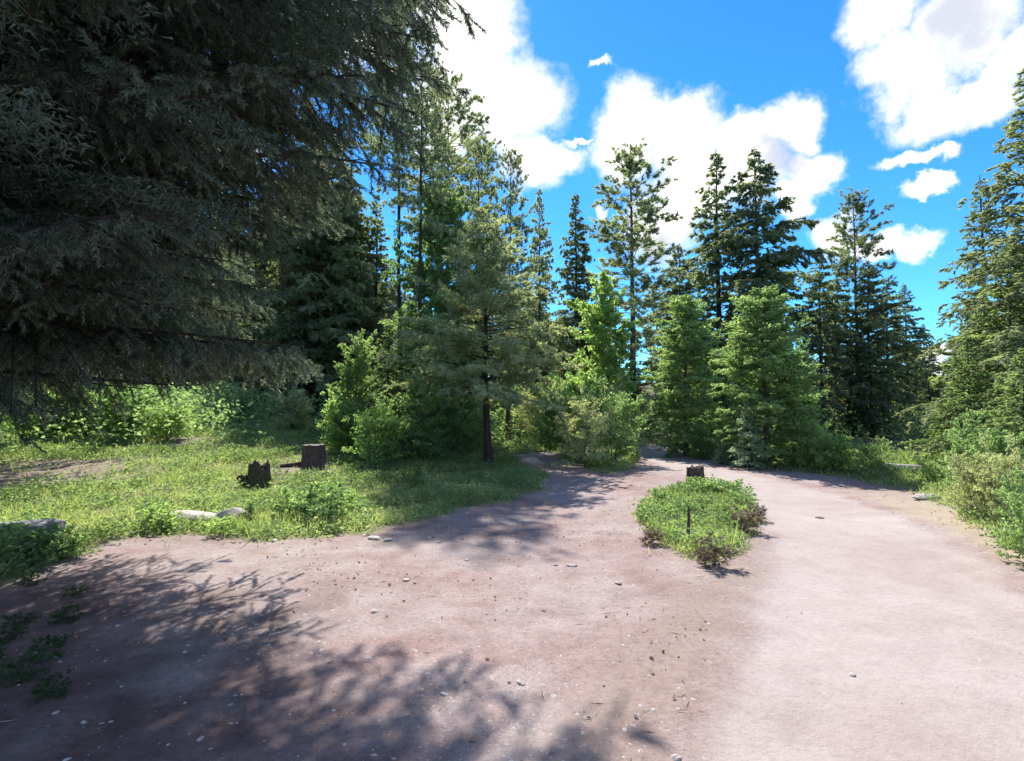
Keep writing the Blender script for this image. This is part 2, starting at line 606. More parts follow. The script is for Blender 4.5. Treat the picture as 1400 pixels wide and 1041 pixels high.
# ------------------------------------------------------------------ ground sheets: one tessellation split into ground, clearing and road
def build_ground():
    front = np.arange(-58, 58, .25)
    back = np.arange(58, 302, 3.0)
    ang = np.radians(np.concatenate([front, back]))
    rad = np.concatenate([[0.25, .5, .8], np.geomspace(1.1, 45, 330), np.geomspace(47, 900, 40)])
    A, Rr = np.meshgrid(ang, rad)
    X, Y = Rr * np.sin(A), Rr * np.cos(A)
    x, y = X.ravel(), Y.ravel()
    dirt, road, isle, bare = masks(x, y)
    z = ground_h(x, y)
    nr, na = A.shape
    i = np.arange(nr - 1)[:, None] * na + np.arange(na)[None, :]
    j = np.arange(nr - 1)[:, None] * na + (np.arange(na)[None, :] + 1) % na
    F = np.stack([i, j, j + na, i + na], -1).reshape(-1, 4)
    V = np.stack([x, y, z], 1)
    # centre cap
    V = np.vstack([V, [(0, 0, gz(0, 0))]])
    cap = np.stack([np.full(na, len(V) - 1), (np.arange(na) + 1) % na, np.arange(na), np.arange(na)], 1)
    att = {'dirt': sstep(-.12, .10, dirt), 'road': sstep(-.12, .16, road), 'berm': np.exp(-((road + .42) / .34) ** 2) * (x < 3.4), 'bare': bare * .85,
           'tree_shade': sstep(1.15, .55, np.hypot((x + 4.9) / 4.3, (y - 2.4) / 3.6) + (fbm(x * 1.9, y * 1.9, 131) - .5) * .8),  # near conifer's shade painted into the soil, inside its shadow edge
           'forest': np.clip(sstep(16, 24, y) + sstep(9, 14, -x - y * .2), 0, 1),
           'verge': sstep(.1, .7, x - 3.8 - 0.0 * y) * sstep(.0, -.5, road) * sstep(13, 9, y) * sstep(-1.5, -.2, dirt) * .9}
    att = {k: np.append(v, v[0]) for k, v in att.items()}
    c = F.mean(1).astype(int)
    dq = dirt[F[:, 0]]
    rq = road[F[:, 0]]
    sel_r = (rq > 0) & (dq > -.0)
    sel_d = (dq > 0) & ~sel_r
    sel_g = ~sel_r & ~sel_d
    for name, sel, lab in (('gravel_road', sel_r, 'pale gravel road curving away between the trees'),
                           ('dirt_clearing', sel_d, 'reddish dirt clearing in the foreground'),
                           ('ground', sel_g, 'grassy forest ground around the clearing')):
        f = F[sel]
        used, inv = np.unique(f, return_inverse=True)
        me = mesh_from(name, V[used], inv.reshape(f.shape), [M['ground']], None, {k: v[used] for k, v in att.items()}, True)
        o = obj(name, me)
        tag(o, lab, None, None, 'structure')
    # small disc right under the camera
    used, inv = np.unique(cap[:, :3], return_inverse=True)
    me = mesh_from('dirt_patch', V[used], inv.reshape(-1, 3), [M['ground']], None, {k: v[used] for k, v in att.items()}, True)
    o = obj('dirt_patch', me)
    tag(o, 'reddish dirt under the viewpoint', None, None, 'structure')


build_ground()


# ------------------------------------------------------------------ plant generator
def norm(v):
    return v / np.maximum(np.linalg.norm(v, axis=-1, keepdims=True), 1e-9)


def tri_leaves(P, D, length, width, rng):
    """one slim triangle per leaf"""
    n = len(P)
    S = norm(np.cross(D, norm(rng.normal(size=(n, 3)))))
    hw = (width * .5)[:, None]
    V = np.stack([P - S * hw, P + S * hw, P + D * length[:, None]], 1).reshape(-1, 3)
    return V, np.arange(3 * n).reshape(n, 3)


def rhomb_leaves(P, D, length, width, rng):
    n = len(P)
    S = norm(np.cross(D, norm(rng.normal(size=(n, 3)) * [1, 1, .6] + [0, 0, .2])))
    U = np.cross(S, D)
    hw = (width * .5)[:, None]
    l = length[:, None]
    mid = P + D * l * .45 + U * l * .06
    V = np.stack([P, mid - S * hw, P + D * l - U * l * .08, mid + S * hw], 1).reshape(-1, 3)
    return V, np.arange(4 * n).reshape(n, 4)


def tubes(P, rad, sides):
    """P: (n,k,3) polylines, rad: (n,k) -> verts, quads"""
    n, k, _ = P.shape
    T = norm(np.gradient(P, axis=1))
    ref = np.where(np.abs(T[..., 2:3]) > .9, np.array([1., 0, 0]), np.array([0, 0, 1.]))
    S = norm(np.cross(T, ref))
    U = np.cross(S, T)
    a = np.arange(sides) * 2 * np.pi / sides
    ring = P[:, :, None] + rad[:, :, None, None] * (S[:, :, None] * np.cos(a)[None, None, :, None] + U[:, :, None] * np.sin(a)[None, None, :, None])
    V = ring.reshape(-1, 3)
    b = (np.arange(n) * k * sides)[:, None, None] + (np.arange(k - 1) * sides)[None, :, None]
    i, j = np.arange(sides)[None, None, :], ((np.arange(sides) + 1) % sides)[None, None, :]
    F = np.stack([b + i, b + j, b + j + sides, b + i + sides], -1).reshape(-1, 4)
    return V, F


def plant(seed, H, R, zb, prof, nb, e0=20, e1=50, droop=.15, s0=.15, tw=9, twl=.3, phi=55, hang=.15, ll=.14, lw=.045, nl=16,
          a=.8, b=.6, c=.1, t0=.1, kind='tri', tr=.12, gap=.15, wob=.02, stems=1, tpow=1.0, clump=0.0, twig_wood=False, spread=0.0, dead=0):
    rng = np.random.default_rng(seed)
    # trunk(s)
    K = 12
    tz = np.linspace(0, 1, K)
    TP, TR = [], []
    for s in range(stems):
        w = np.cumsum(rng.normal(0, wob * H / K, (K, 2)), 0)
        az = s * 2.4 + rng.uniform(0, 6)
        lean = spread * R * (0 if stems == 1 else rng.uniform(.3, 1))
        hh = H * (1 if s == 0 else rng.uniform(.6, .95))
        pts = np.zeros((K, 3))
        pts[:, 0] = w[:, 0] + math.cos(az) * lean * tz
        pts[:, 1] = w[:, 1] + math.sin(az) * lean * tz
        pts[:, 2] = tz * hh
        pts[0, :2] *= 0
        TP.append(pts)
        TR.append(tr * (1 - tz * .93) * (1 + .45 * np.exp(-tz * 22)))
    TP, TR = np.array(TP), np.array(TR)
    # branches
    t = (np.arange(nb) + rng.uniform(0, 1, nb)) / nb
    t = t ** tpow
    st = rng.integers(0, stems, nb)
    hst = TP[st, -1, 2]
    z = zb + (hst * .985 - zb) * t
    zi = np.clip(z / hst, 0, .999) * (K - 1)
    i0 = zi.astype(int)
    fr = (zi - i0)[:, None]
    org = TP[st, i0] * (1 - fr) + TP[st, i0 + 1] * fr
    az = np.arange(nb) * 2.39996 + rng.normal(0, .45, nb)
    Lb = R * prof(t) * rng.uniform(.62, 1.12, nb)
    keep = rng.uniform(0, 1, nb) > gap
    if clump:
        Lb *= 1 + clump * (np.sin(t * 37 + az * 2 + seed) * .5)
    Lb = np.maximum(Lb, .05)
    el = np.radians(e0 + (e1 - e0) * t + rng.normal(0, 9, nb))
    hd = np.stack([np.cos(az), np.sin(az), np.zeros(nb)], 1)
    Z = np.array([0, 0, 1.])
    s = np.linspace(0, 1, 5)
    def axis(ix, u):
        return (org[ix] + Lb[ix, None] * u[:, None] * (np.cos(el[ix])[:, None] * hd[ix] + np.sin(el[ix])[:, None] * Z)
                - (droop * Lb[ix] * u * u)[:, None] * Z)
    allix = np.arange(nb)
    BP = np.stack([axis(allix, np.full(nb, u)) for u in s], 1)
    br = np.minimum(tr * .35, .007 * Lb + .004)
    BR = br[:, None] * (1 - s[None] * .85)
    wv, wf = tubes(TP, TR, 8)
    kk = keep | (rng.uniform(0, 1, nb) < .5)
    bv, bf = tubes(BP[kk], BR[kk], 3)
    WV = [wv, bv]
    WF = [wf, bf + len(wv)]
    if dead:
        q = rng.uniform(.05, 1, dead) * zb
        da = rng.uniform(0, 6.28, dead)
        o0 = np.stack([np.zeros(dead), np.zeros(dead), q], 1)
        dd = np.stack([np.cos(da), np.sin(da), rng.uniform(-.3, .2, dead)], 1)
        dl = rng.uniform(.15, .5, dead) * R
        DP = np.stack([o0 + dd * (dl * u)[:, None] for u in (0, .5, 1)], 1)
        dv, df = tubes(DP, np.tile([.012, .008, .003], (dead, 1)), 3)
        WF.append(df + sum(len(v) for v in WV))
        WV.append(dv)
    # twigs
    nt = np.where(keep, np.maximum(3, (Lb * tw * rng.uniform(.6, 1.3, nb))).astype(int), 0)
    bi = np.repeat(np.arange(nb), nt)
    m = len(bi)
    u = s0 + (1 - s0) * rng.uniform(0, 1, m) ** .8
    p = axis(bi, u)
    bd = norm(axis(bi, np.minimum(u + .05, 1.05)) - axis(bi, u - .05))
    lat = norm(np.cross(bd, Z))
    up = np.cross(lat, bd)
    ph = np.radians(rng.normal(phi, 15, m)) * rng.choice([-1, 1], m)
    td = norm(bd * np.cos(ph)[:, None] + lat * np.sin(ph)[:, None] + up * rng.normal(0, .25, m)[:, None] - Z * hang * rng.uniform(.3, 1.5, m)[:, None])
    tl = twl * (0.35 + .65 * (1 - u)) * Lb[bi] * rng.uniform(.5, 1.2, m) + twl * .25 * R * .3
    btint = rng.uniform(-.22, .22, nb)
    if twig_wood:
        tp = np.stack([p, p + td * (tl * .5)[:, None], p + td * tl[:, None]], 1)
        tv, tf = tubes(tp, np.tile([.006, .004, .002], (m, 1)), 3)
        WF.append(tf + sum(len(v) for v in WV))
        WV.append(tv)
    # leaves
    nlv = np.maximum(2, (nl * rng.uniform(.6, 1.4, m) * (tl / np.mean(tl)) ** .7).astype(int))
    ti = np.repeat(np.arange(m), nlv)
    q = len(ti)
    v = t0 + (1 - t0) * rng.uniform(0, 1, q)
    lp = p[ti] + td[ti] * (tl[ti] * v)[:, None] - Z * (hang * .5 * tl[ti] * v * v)[:, None]
    ld = norm(td[ti] * a + norm(rng.normal(size=(q, 3))) * b - Z * c)
    l = ll * rng.uniform(.6, 1.3, q)
    w = lw * rng.uniform(.6, 1.3, q)
    f = tri_leaves if kind == 'tri' else rhomb_leaves
    LV, LF = f(lp, ld, l, w, rng)
    tint = np.clip(.45 + btint[bi[ti]] + rng.normal(0, .17, q), 0, 1)
    tint = np.repeat(tint, 3 if kind == 'tri' else 4)
    return np.vstack(WV), np.vstack(WF), LV, LF, tint


def cone(t):
    return (1 - t) ** .85 + .04


def column(t):
    return np.minimum(1, (1 - t) * 2.4) ** .8 * (.75 + .25 * np.minimum(1, t * 6)) + .03


def egg(t):
    return np.sqrt(np.clip(1 - (t * 1.9 - .75) ** 2 / 1.35, 0.02, 1))


def pinep(t):
    return np.where(t < .25, .6 + t * 1.6, np.sqrt(np.clip(1 - ((t - .25) / .78) ** 2, 0.02, 1)))


PROTO = {}


def proto(name, leafmat, barkmat, **k):
    WV, WF, LV, LF, tint = plant(**k)
    tm = mesh_from(name + '_trunk', WV, WF, [M[barkmat]], smooth=True)
    cm = mesh_from(name + '_crown', LV, LF, [M[leafmat]], None, {'tint': tint})
    PROTO[name] = (tm, cm, k['H'])


# tall forest conifers (metres); copies are scaled to fit
proto('fir_a', 'needle_dark', 'bark_dark', seed=1, H=16, R=3.5, zb=1.2, prof=cone, nb=240, e0=-5, e1=35, droop=.28, tw=8, twl=.30, hang=.25, ll=.22, lw=.10, nl=22, tr=.22, gap=.08, tpow=.9, clump=.3)
proto('fir_b', 'needle_dark', 'bark_dark', seed=2, H=16, R=3.0, zb=2.0, prof=column, nb=230, e0=0, e1=40, droop=.3, tw=8, twl=.30, hang=.3, ll=.22, lw=.10, nl=20, tr=.22, gap=.14, clump=.5, dead=14)
proto('fir_c', 'needle_mid', 'bark_dark', seed=3, H=16, R=3.3, zb=2.0, prof=cone, nb=210, e0=5, e1=45, droop=.25, tw=8, twl=.32, hang=.22, ll=.21, lw=.085, nl=21, tr=.2, gap=.18, tpow=.9, clump=.5, dead=10)
proto('pine_a', 'needle_mid', 'bark_red', seed=4, H=18, R=2.9, zb=5.5, prof=pinep, nb=115, e0=5, e1=50, droop=.1, s0=.25, tw=7, twl=.3, hang=-.2, ll=.19, lw=.055, nl=34, a=.5, b=1.0, c=-.1, t0=.5, tr=.2, gap=.15, clump=.6, dead=22)
proto('pine_b', 'needle_mid', 'bark_red', seed=5, H=18, R=2.9, zb=3.5, prof=pinep, nb=170, e0=0, e1=45, droop=.12, s0=.2, tw=7, twl=.3, hang=-.15, ll=.20, lw=.06, nl=30, a=.5, b=1.0, c=-.1, t0=.4, tr=.2, gap=.13, clump=.6, dead=26)
proto('pine_high', 'needle_mid', 'bark_dark', seed=25, H=18, R=3.0, zb=9.0, prof=pinep, nb=120, e0=0, e1=45, droop=.12, s0=.2, tw=7, twl=.3, hang=-.1, ll=.17, lw=.05, nl=32, a=.5, b=1.0, c=-.1, t0=.4, tr=.18, gap=.18, clump=.6, dead=30)
proto('fir_slim', 'needle_dark', 'bark_dark', seed=26, H=16, R=2.0, zb=.8, prof=column, nb=260, e0=-5, e1=40, droop=.3, tw=10, twl=.34, hang=.3, ll=.18, lw=.08, nl=20, tr=.18, gap=.12, clump=.5)
proto('fir_close', 'needle_mid', 'bark_dark', seed=27, H=16, R=3.6, zb=.6, prof=cone, nb=260, e0=-5, e1=35, droop=.28, tw=9, twl=.30, hang=.25, ll=.13, lw=.05, nl=40, tr=.22, gap=.08, tpow=.9, clump=.3)
# young trees and saplings
proto('young_pine', 'needle_grey', 'bark_dark', seed=6, H=7.8, R=2.8, zb=2.1, prof=lambda t: cone(t) ** .8 * (.8 + .2 * np.minimum(1, t * 5)), nb=190, e0=2, e1=50, droop=.12, tw=11, twl=.3, hang=.12, ll=.11, lw=.028, nl=46,
      a=.8, b=.8, c=0, tr=.13, gap=.08, clump=.4, dead=16, wob=.035)
proto('sapling_fir', 'needle_green', 'bark_dark', seed=7, H=5, R=1.7, zb=.2, prof=cone, nb=150, e0=0, e1=45, droop=.15, tw=11, twl=.32, hang=.2, ll=.10, lw=.042, nl=26, tr=.06, gap=.05, clump=.3)
proto('sapling_pale', 'needle_blue', 'bark_dark', seed=8, H=3, R=.95, zb=.1, prof=cone, nb=90, e0=5, e1=45, droop=.12, tw=15, twl=.34, hang=.12, ll=.085, lw=.036, nl=20, tr=.04, gap=.1, clump=.3)
proto('larch', 'leaf_green', 'bark_grey', seed=9, H=7, R=1.6, zb=.3, prof=lambda t: (.7 + .3 * np.minimum(1, t * 3)) * np.sqrt(np.clip(1 - t ** 3, .02, 1)), nb=300, e0=0, e1=50, droop=.15, tw=12, twl=.34, hang=.15, ll=.08, lw=.05, nl=24, a=.5, b=.9, kind='rhomb', tr=.09, gap=.05, clump=.25)
proto('alder', 'leaf_green', 'bark_grey', seed=10, H=7, R=2.2, zb=.7, prof=egg, nb=150, e0=25, e1=70, droop=.08, tw=8, twl=.34, hang=.0, ll=.12, lw=.085, nl=21, a=.4, b=1.0, kind='rhomb', tr=.1, gap=.06, clump=.4, stems=3, spread=.5)
proto('bright_aspen', 'leaf_bright', 'bark_grey', seed=11, H=6, R=1.4, zb=.7, prof=column, nb=120, e0=35, e1=70, droop=.05, tw=9, twl=.36, hang=.0, ll=.11, lw=.085, nl=19, a=.4, b=1.0, kind='rhomb', tr=.07, gap=.1, clump=.5)
# shrubs
proto('shrub_green', 'leaf_bright', 'bark_grey', seed=12, H=1.6, R=1.1, zb=.08, prof=egg, nb=70, e0=25, e1=75, droop=.1, tw=14, twl=.42, hang=.0, ll=.075, lw=.05, nl=14, a=.4, b=1.0, kind='rhomb', tr=.02, gap=.05, clump=.4, stems=6, spread=.7)
proto('shrub_mid', 'leaf_green', 'bark_grey', seed=13, H=1.9, R=1.2, zb=.08, prof=egg, nb=80, e0=20, e1=75, droop=.1, tw=14, twl=.4, hang=.0, ll=.07, lw=.045, nl=14, a=.4, b=1.0, kind='rhomb', tr=.02, gap=.05, clump=.5, stems=6, spread=.7)
proto('shrub_grey', 'leaf_grey', 'bark_grey', seed=14, H=2.0, R=1.1, zb=.08, prof=egg, nb=80, e0=25, e1=75, droop=.08, tw=15, twl=.4, hang=.0, ll=.06, lw=.035, nl=15, a=.4, b=1.0, kind='rhomb', tr=.02, gap=.05, clump=.5, stems=7, spread=.7)
proto('herb', 'leaf_bright', 'bark_grey', seed=15, H=.5, R=.36, zb=.02, prof=egg, nb=34, e0=25, e1=70, droop=.15, tw=18, twl=.4, hang=.0, ll=.055, lw=.035, nl=8, a=.5, b=.9, kind='rhomb', tr=.006, gap=.0, clump=.4, stems=6, spread=.6)
proto('herb_dark', 'leaf_green', 'bark_grey', seed=16, H=.5, R=.42, zb=.02, prof=egg, nb=44, e0=15, e1=70, droop=.15, tw=20, twl=.42, hang=.0, ll=.05, lw=.032, nl=9, a=.5, b=.9, kind='rhomb', tr=.006, gap=.0, clump=.4, stems=7, spread=.7)
proto('herb_tall', 'leaf_ground', 'bark_grey', seed=17, H=.7, R=.26, zb=.06, prof=column, nb=34, e0=35, e1=70, droop=.15, tw=20, twl=.4, hang=.0, ll=.06, lw=.028, nl=8, a=.6, b=.8, kind='rhomb', tr=.006, gap=.0, clump=.4, stems=4, spread=.6)
M['leaf_shade'] = foliage_mat('leaf_shade', (.03, .05, .02), (.055, .09, .035), (.09, .13, .05), .35)  # leaf green darkened so the foreground shade sits in the colour itself
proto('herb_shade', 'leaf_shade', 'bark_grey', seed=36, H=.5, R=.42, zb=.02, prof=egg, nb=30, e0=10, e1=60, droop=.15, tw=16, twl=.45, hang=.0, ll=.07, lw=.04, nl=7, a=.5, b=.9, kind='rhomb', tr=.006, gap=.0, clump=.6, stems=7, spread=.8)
proto('dry_tuft', 'dry_needles', 'bark_dark', seed=18, H=.3, R=.2, zb=.02, prof=egg, nb=30, e0=10, e1=60, droop=.2, tw=26, twl=.5, ll=.07, lw=.01, nl=14, tr=.005, gap=.0, stems=4, spread=.7)

rs = random.Random(11)
NAMEMAP = {'fir': 'fir_tree', 'pine': 'pine_tree'}


def grow(kind, name, x, y, H, label, cat, group=None, wide=1.0, trunk='trunk', crown='crown', rot=None, lean=0.0):
    tm, cm, h0 = PROTO[kind]
    k = H / h0
    e = bpy.data.objects.new(name, None)
    COL.objects.link(e)
    e.empty_display_size = .3
    e.location = (x, y, gz(x, y) - .02 * min(H, 3))
    e.rotation_euler = (lean * rs.uniform(-1, 1), lean * rs.uniform(-1, 1), rs.uniform(0, 6.28) if rot is None else rot)
    e.scale = (k * wide, k * wide, k)
    tag(e, label, cat, group)
    obj(trunk, tm, e)
    obj(crown, cm, e)
    return e


def grow_px(kind, name, px, D, ytop, label, cat, group=None, wide=1.0, **kw):
    """stands D metres away in the column px of the photograph, its tip at the line ytop"""
    d = pix_dir(px, ytop)
    ztop = EYE + d.z / d.y * D
    x = d.x / d.y * D if False else (px - CX) / F_PX * D * math.cos(PITCH)
    return grow(kind, name, x, D, ztop - gz(x, D), label, cat, group, wide, **kw)


# ------------------------------------------------------------------ single trees one can point to
T = grow_px
T('young_pine', 'pine_tree', 668, at(668, 637).y, 285, 'young grey-green pine with a slim dark trunk at the edge of the dirt clearing', 'tree', rot=2.0)
T('pine_a', 'pine_tree', 650, 23.5, 190, 'tall thin-crowned pine above the young pine, left of its smaller twin', 'tree', wide=.85)
T('pine_a', 'pine_tree', 695, 25, 208, 'tall thin-crowned pine just right of a slightly taller twin, blue sky between', 'tree', wide=.7)
T('fir_c', 'fir_tree', 738, 38, 255, 'small grey-green fir tip showing behind the top of the young pine', 'tree', wide=.7)
T('fir_a', 'fir_tree', 788, 30, 262, 'dark pointed fir left of the tall open-crowned pine', 'tree', wide=.85)
T('pine_b', 'pine_tree', 866, 31, 198, 'tall open-crowned pine with sky showing through, alone against the cloud', 'tree', wide=1.15)
T('fir_c', 'fir_tree', 985, 32, 203, 'tall spire-shaped fir with see-through boughs, left of a dense dark fir', 'tree', wide=1.15)
T('fir_b', 'fir_tree', 1042, 30, 198, 'dense dark columnar fir, tallest beside the spire-shaped fir', 'tree', wide=.95)
T('fir_b', 'fir_tree', 930, 36, 330, 'low dark fir filling the space left of the spire-shaped fir', 'tree', wide=1.0)
T('fir_slim', 'fir_tree', 1125, 30, 338, 'slim dark fir right of the dense columnar fir', 'tree', wide=1.15)
T('fir_slim', 'fir_tree', 1150, 32, 372, 'slim dark fir just left of the pine crossing the small cloud', 'tree', wide=1.15)
T('fir_slim', 'fir_tree', 1192, 30, 352, 'slim dark fir pressed against the right side of the pine crossing the small cloud', 'tree', wide=1.15)
T('pine_b', 'pine_tree', 1174, 31, 258, 'tall open pine crossing the small white cloud on the right', 'tree', wide=.95)
T('fir_slim', 'fir_tree', 1216, 32, 378, 'grey fir close to the right of the pine before the small cloud', 'tree', wide=1.15)
T('fir_slim', 'fir_tree', 1241, 34, 385, 'slender fir at the left side of the narrow sky gap', 'tree', wide=1.15)
T('fir_slim', 'fir_tree', 1266, 36, 440, 'short dark fir lowest beside the narrow sky gap', 'tree', wide=1.15)
T('fir_close', 'fir_tree', 1352, 21, 238, 'tall fir on the right with its pointed tip against blue sky', 'tree', wide=1.0)
T('fir_close', 'fir_tree', 1425, 14.5, 80, 'tallest fir at the right edge of the photo, tip leaning out of view', 'tree', wide=1.25)
T('sapling_fir', 'fir_tree', 1385, 15.5, 330, 'bushy green young fir in front of the tall firs at the right edge', 'tree', wide=1.1)
T('sapling_fir', 'fir_tree', 1345, 17, 425, 'low bushy green fir at the foot of the pointed fir on the right', 'tree', wide=1.3)
T('sapling_fir', 'fir_tree', 1400, 10.5, 470, 'nearest small green fir at the right edge above the roadside shrubs', 'tree', wide=1.2)
T('sapling_fir', 'fir_tree', 1325, 14.5, 455, 'narrow green young fir where the far verge ends on the right', 'tree', wide=.95)
T('sapling_fir', 'fir_tree', 1372, 12.2, 505, 'small green fir just behind the roadside shrubs on the right', 'tree', wide=1.2)
T('bright_aspen', 'aspen_tree', 828, 24, 372, 'bright yellow-green young aspen below the tall open-crowned pine', 'tree', wide=1.0)
T('larch', 'larch_tree', 937, 19.5, 402, 'soft green young larch with a short dark trunk where the road disappears', 'tree', wide=1.1)
T('larch', 'larch_tree', 1048, 16, 392, 'broad rounded yellow-green larch, larger of two beside the road', 'tree', wide=1.3)
T('alder', 'alder_tree', 1085, 18, 470, 'dark green alder pressed against the right side of the broad larch', 'tree', wide=.9)
T('alder', 'alder_tree', 985, 22, 480, 'shaded green alder filling the gap between the two larches', 'tree', wide=.8)
T('sapling_pale', 'spruce_sapling', 1020, 15.6, 545, 'pale blue-green spruce sapling at the foot of the broad larch', 'tree', wide=1.0)
T('sapling_pale', 'spruce_sapling', 985, 16.8, 600, 'knee-high pale spruce sapling left of a taller pale one beside the road', 'tree', wide=1.1)
# group left of the young pine
T('sapling_fir', 'fir_tree', 578, 19, 420, 'green young fir touching the left side of the young pine', 'tree', wide=1.15)
T('sapling_fir', 'fir_tree', 530, 18.5, 440, 'mid-green young fir behind the bright roadside bushes, left of two', 'tree', wide=1.15)
T('alder', 'alder_tree', 480, 17.5, 455, 'leafy alder behind the flat-topped stump', 'tree', wide=.8)
T('larch', 'larch_tree', 604, 23, 255, 'light green tree behind the right edge of the overhanging boughs', 'tree', wide=1.0)
T('pine_high', 'pine_tree', 545, 24, -20, 'tall pine whose thin dark trunk shows against a scrap of blue sky', 'tree', wide=.6)
T('pine_high', 'pine_tree', 572, 20.5, 35, 'tall dark-trunked pine right beside the thin-trunked one', 'tree', wide=.66)
T('pine_high', 'pine_tree', 610, 33, 110, 'grey-green pine with its edge against the large white cloud', 'tree', wide=.85)
T('fir_a', 'fir_tree', 345, 30, 270, 'dark hanging fir with a bare brown lower trunk at the back of the grass', 'tree', wide=.75)
T('fir_b', 'fir_tree', 285, 31, 290, 'dark fir at the back of the grass, left of the bare-trunked fir', 'tree', wide=.8)
T('fir_c', 'fir_tree', 462, 31, 190, 'tall dark fir behind the leafy alder and stump', 'tree', wide=.9)
T('fir_b', 'fir_tree', 440, 29.5, 165, 'dark narrow fir with its tip just under the overhanging boughs', 'tree', wide=1.0)
T('fir_a', 'fir_tree', 484, 31, 245, 'dark fir squeezed between a grey fir and the thin-trunked pines', 'tree', wide=1.0)
T('fir_c', 'fir_tree', 512, 32, 262, 'shorter grey fir between the tall dark fir and the thin-trunked pines', 'tree', wide=.9)
T('fir_c', 'fir_tree', 415, 32, 120, 'grey fir showing under the tips of the overhanging boughs', 'tree', wide=.9)

# ------------------------------------------------------------------ forest behind
G1 = 'trees of the forest behind'
prof_x = [-400, 0, 300, 450, 520, 620, 700, 760, 850, 878, 905, 925, 1100, 1140, 1260, 1283, 1300, 1320, 1400, 1800]
prof_y = [330, 330, 260, 210, 330, 390, 380, 370, 440, 492, 492, 420, 430, 450, 470, 520, 520, 420, 350, 300]
rf = random.Random(21)
n_f = 0
for i in range(150):
    px = -350 + (i + rf.random()) * 2100 / 150
    D = rf.uniform(29, 55)
    if px < 290:
        D = rf.uniform(38, 55)
    yt = float(np.interp(px, prof_x, prof_y)) + rf.uniform(0, 70)
    kind = rf.choice(['fir_a', 'fir_b', 'fir_c', 'fir_b', 'pine_b'])
    side = 'l' if px < 560 else 'm' if px < 900 else 'r'
    word = 'pine' if 'pine' in kind else 'fir'
    size = 'low' if yt > {'l': 330, 'm': 440, 'r': 450}[side] else 'tall'
    lab = '%s dark %s of the forest behind %s' % (size, word, {'l': 'the overhanging boughs on the left', 'm': 'the bushes in the middle', 'r': 'the larches and the road'}[side])
    T(kind, word + '_tree', px, D, yt, lab, 'tree', '%s %s %s' % (size, word, G1) + {'l': ' on the left', 'm': ' in the middle', 'r': ' on the right'}[side],
      wide=rf.uniform(.7, 1.0) * min(2.0, max(1.0, (yt - 150) / 200)))

# ------------------------------------------------------------------ shrubs
def shrub(kind, px, py, H, label, wide=1.0, name='shrub', cat='shrub', group=None):
    p = at(px, py)
    return grow(kind, name, p.x, p.y, H, label, cat, group, wide, trunk='stems', crown='foliage')


shrub('shrub_grey', 800, 640, 2.0, 'grey-green rounded shrub, foremost between the two dirt tracks', 1.0)
shrub('shrub_mid', 838, 634, 2.1, 'green shrub right behind the grey-green rounded shrub between the tracks', .9)
shrub('shrub_green', 775, 626, 2.3, 'yellow-green shrub at the left side of the rounded grey-green shrub', .8)
shrub('shrub_grey', 855, 615, 2.6, 'dull brownish-green shrub at the right end of the clump between the tracks', .8)
shrub('shrub_grey', 735, 608, 2.9, 'pale dusty shrub seen behind the trunk of the young pine', .9)
shrub('shrub_green', 795, 606, 3.4, 'bright leafy shrub standing taller behind the clump between the tracks', .8)
shrub('shrub_mid', 700, 604, 2.4, 'shaded green shrub directly behind the young pine trunk', 1.0)
shrub('sapling_fir', 868, 632, .8, 'tiny fir seedling with feathery tips beside the far track', 1.0, 'fir_seedling', 'seedling')
shrub('shrub_green', 515, 640, 1.5, 'bright green shrub right of the flat-topped stump', 1.0)
shrub('shrub_mid', 560, 634, 2.0, 'darker green shrub between the bright shrub and the young pine', 1.1)
shrub('shrub_mid', 615, 628, 1.9, 'shadowed green shrub just left of the young pine trunk', 1.1)
shrub('shrub_green', 475, 622, 1.5, 'low yellow-green shrub behind the flat-topped stump', .9)
shrub('shrub_green', 640, 618, 1.6, 'shaded low shrub in the gloom behind the young pine', .9)
for px, py, H, k, lab in ((60, 604, 1.5, 'shrub_green', 'sunlit bright green shrub nearest the left edge under the long bare branch'),
                          (120, 600, 1.9, 'shrub_green', 'large sunlit leafy shrub under the middle of the long bare branch'),
                          (175, 602, 1.7, 'shrub_green', 'sunlit yellow-green shrub under the tip of the long bare branch'),
                          (228, 604, 1.1, 'shrub_green', 'low bright shrub ending the sunlit row on the left')):
    shrub(k, px, py, H, lab, 1.1)
shrub('shrub_mid', 20, 585, 2.2, 'darker green shrub at the left edge behind the sunlit row', 1.1)
shrub('shrub_mid', 330, 583, 1.2, 'small green shrub at the foot of the bare-trunked fir', .9)
shrub('shrub_grey', 400, 590, 1.6, 'pale shrub in half shade behind the two stumps', 1.1)
shrub('shrub_green', 1142, 646, .95, 'bright green bush on the far side of the road below the pine', 1.1)
shrub('shrub_mid', 1105, 640, 1.3, 'darker bush between the broad larch and the bright green bush', .9)
shrub('shrub_mid', 1195, 650, .75, 'green bush right of the bright bush across the road', 1.0)
shrub('shrub_mid', 1270, 664, .5, 'low green bush across the road behind the pale stone', 1.3)
shrub('shrub_grey', 1338, 712, 1.1, 'pale olive shrub beside the road on the right', .8)
shrub('shrub_grey', 1380, 722, 1.1, 'olive-green shrub beside the road touching the right edge', .8)
shrub('shrub_mid', 1418, 775, .8, 'bright low shrub nearest the road at the right edge', .9)
shrub('shrub_mid', 1345, 690, 1.3, 'taller green shrub behind the pale olive roadside shrub', .9)
shrub('shrub_mid', 960, 628, 1.0, 'dark low bush at the foot of the young larch', .9)
shrub('shrub_mid', 1000, 634, 1.2, 'dark bush between the young larch and the pale sapling', .9)

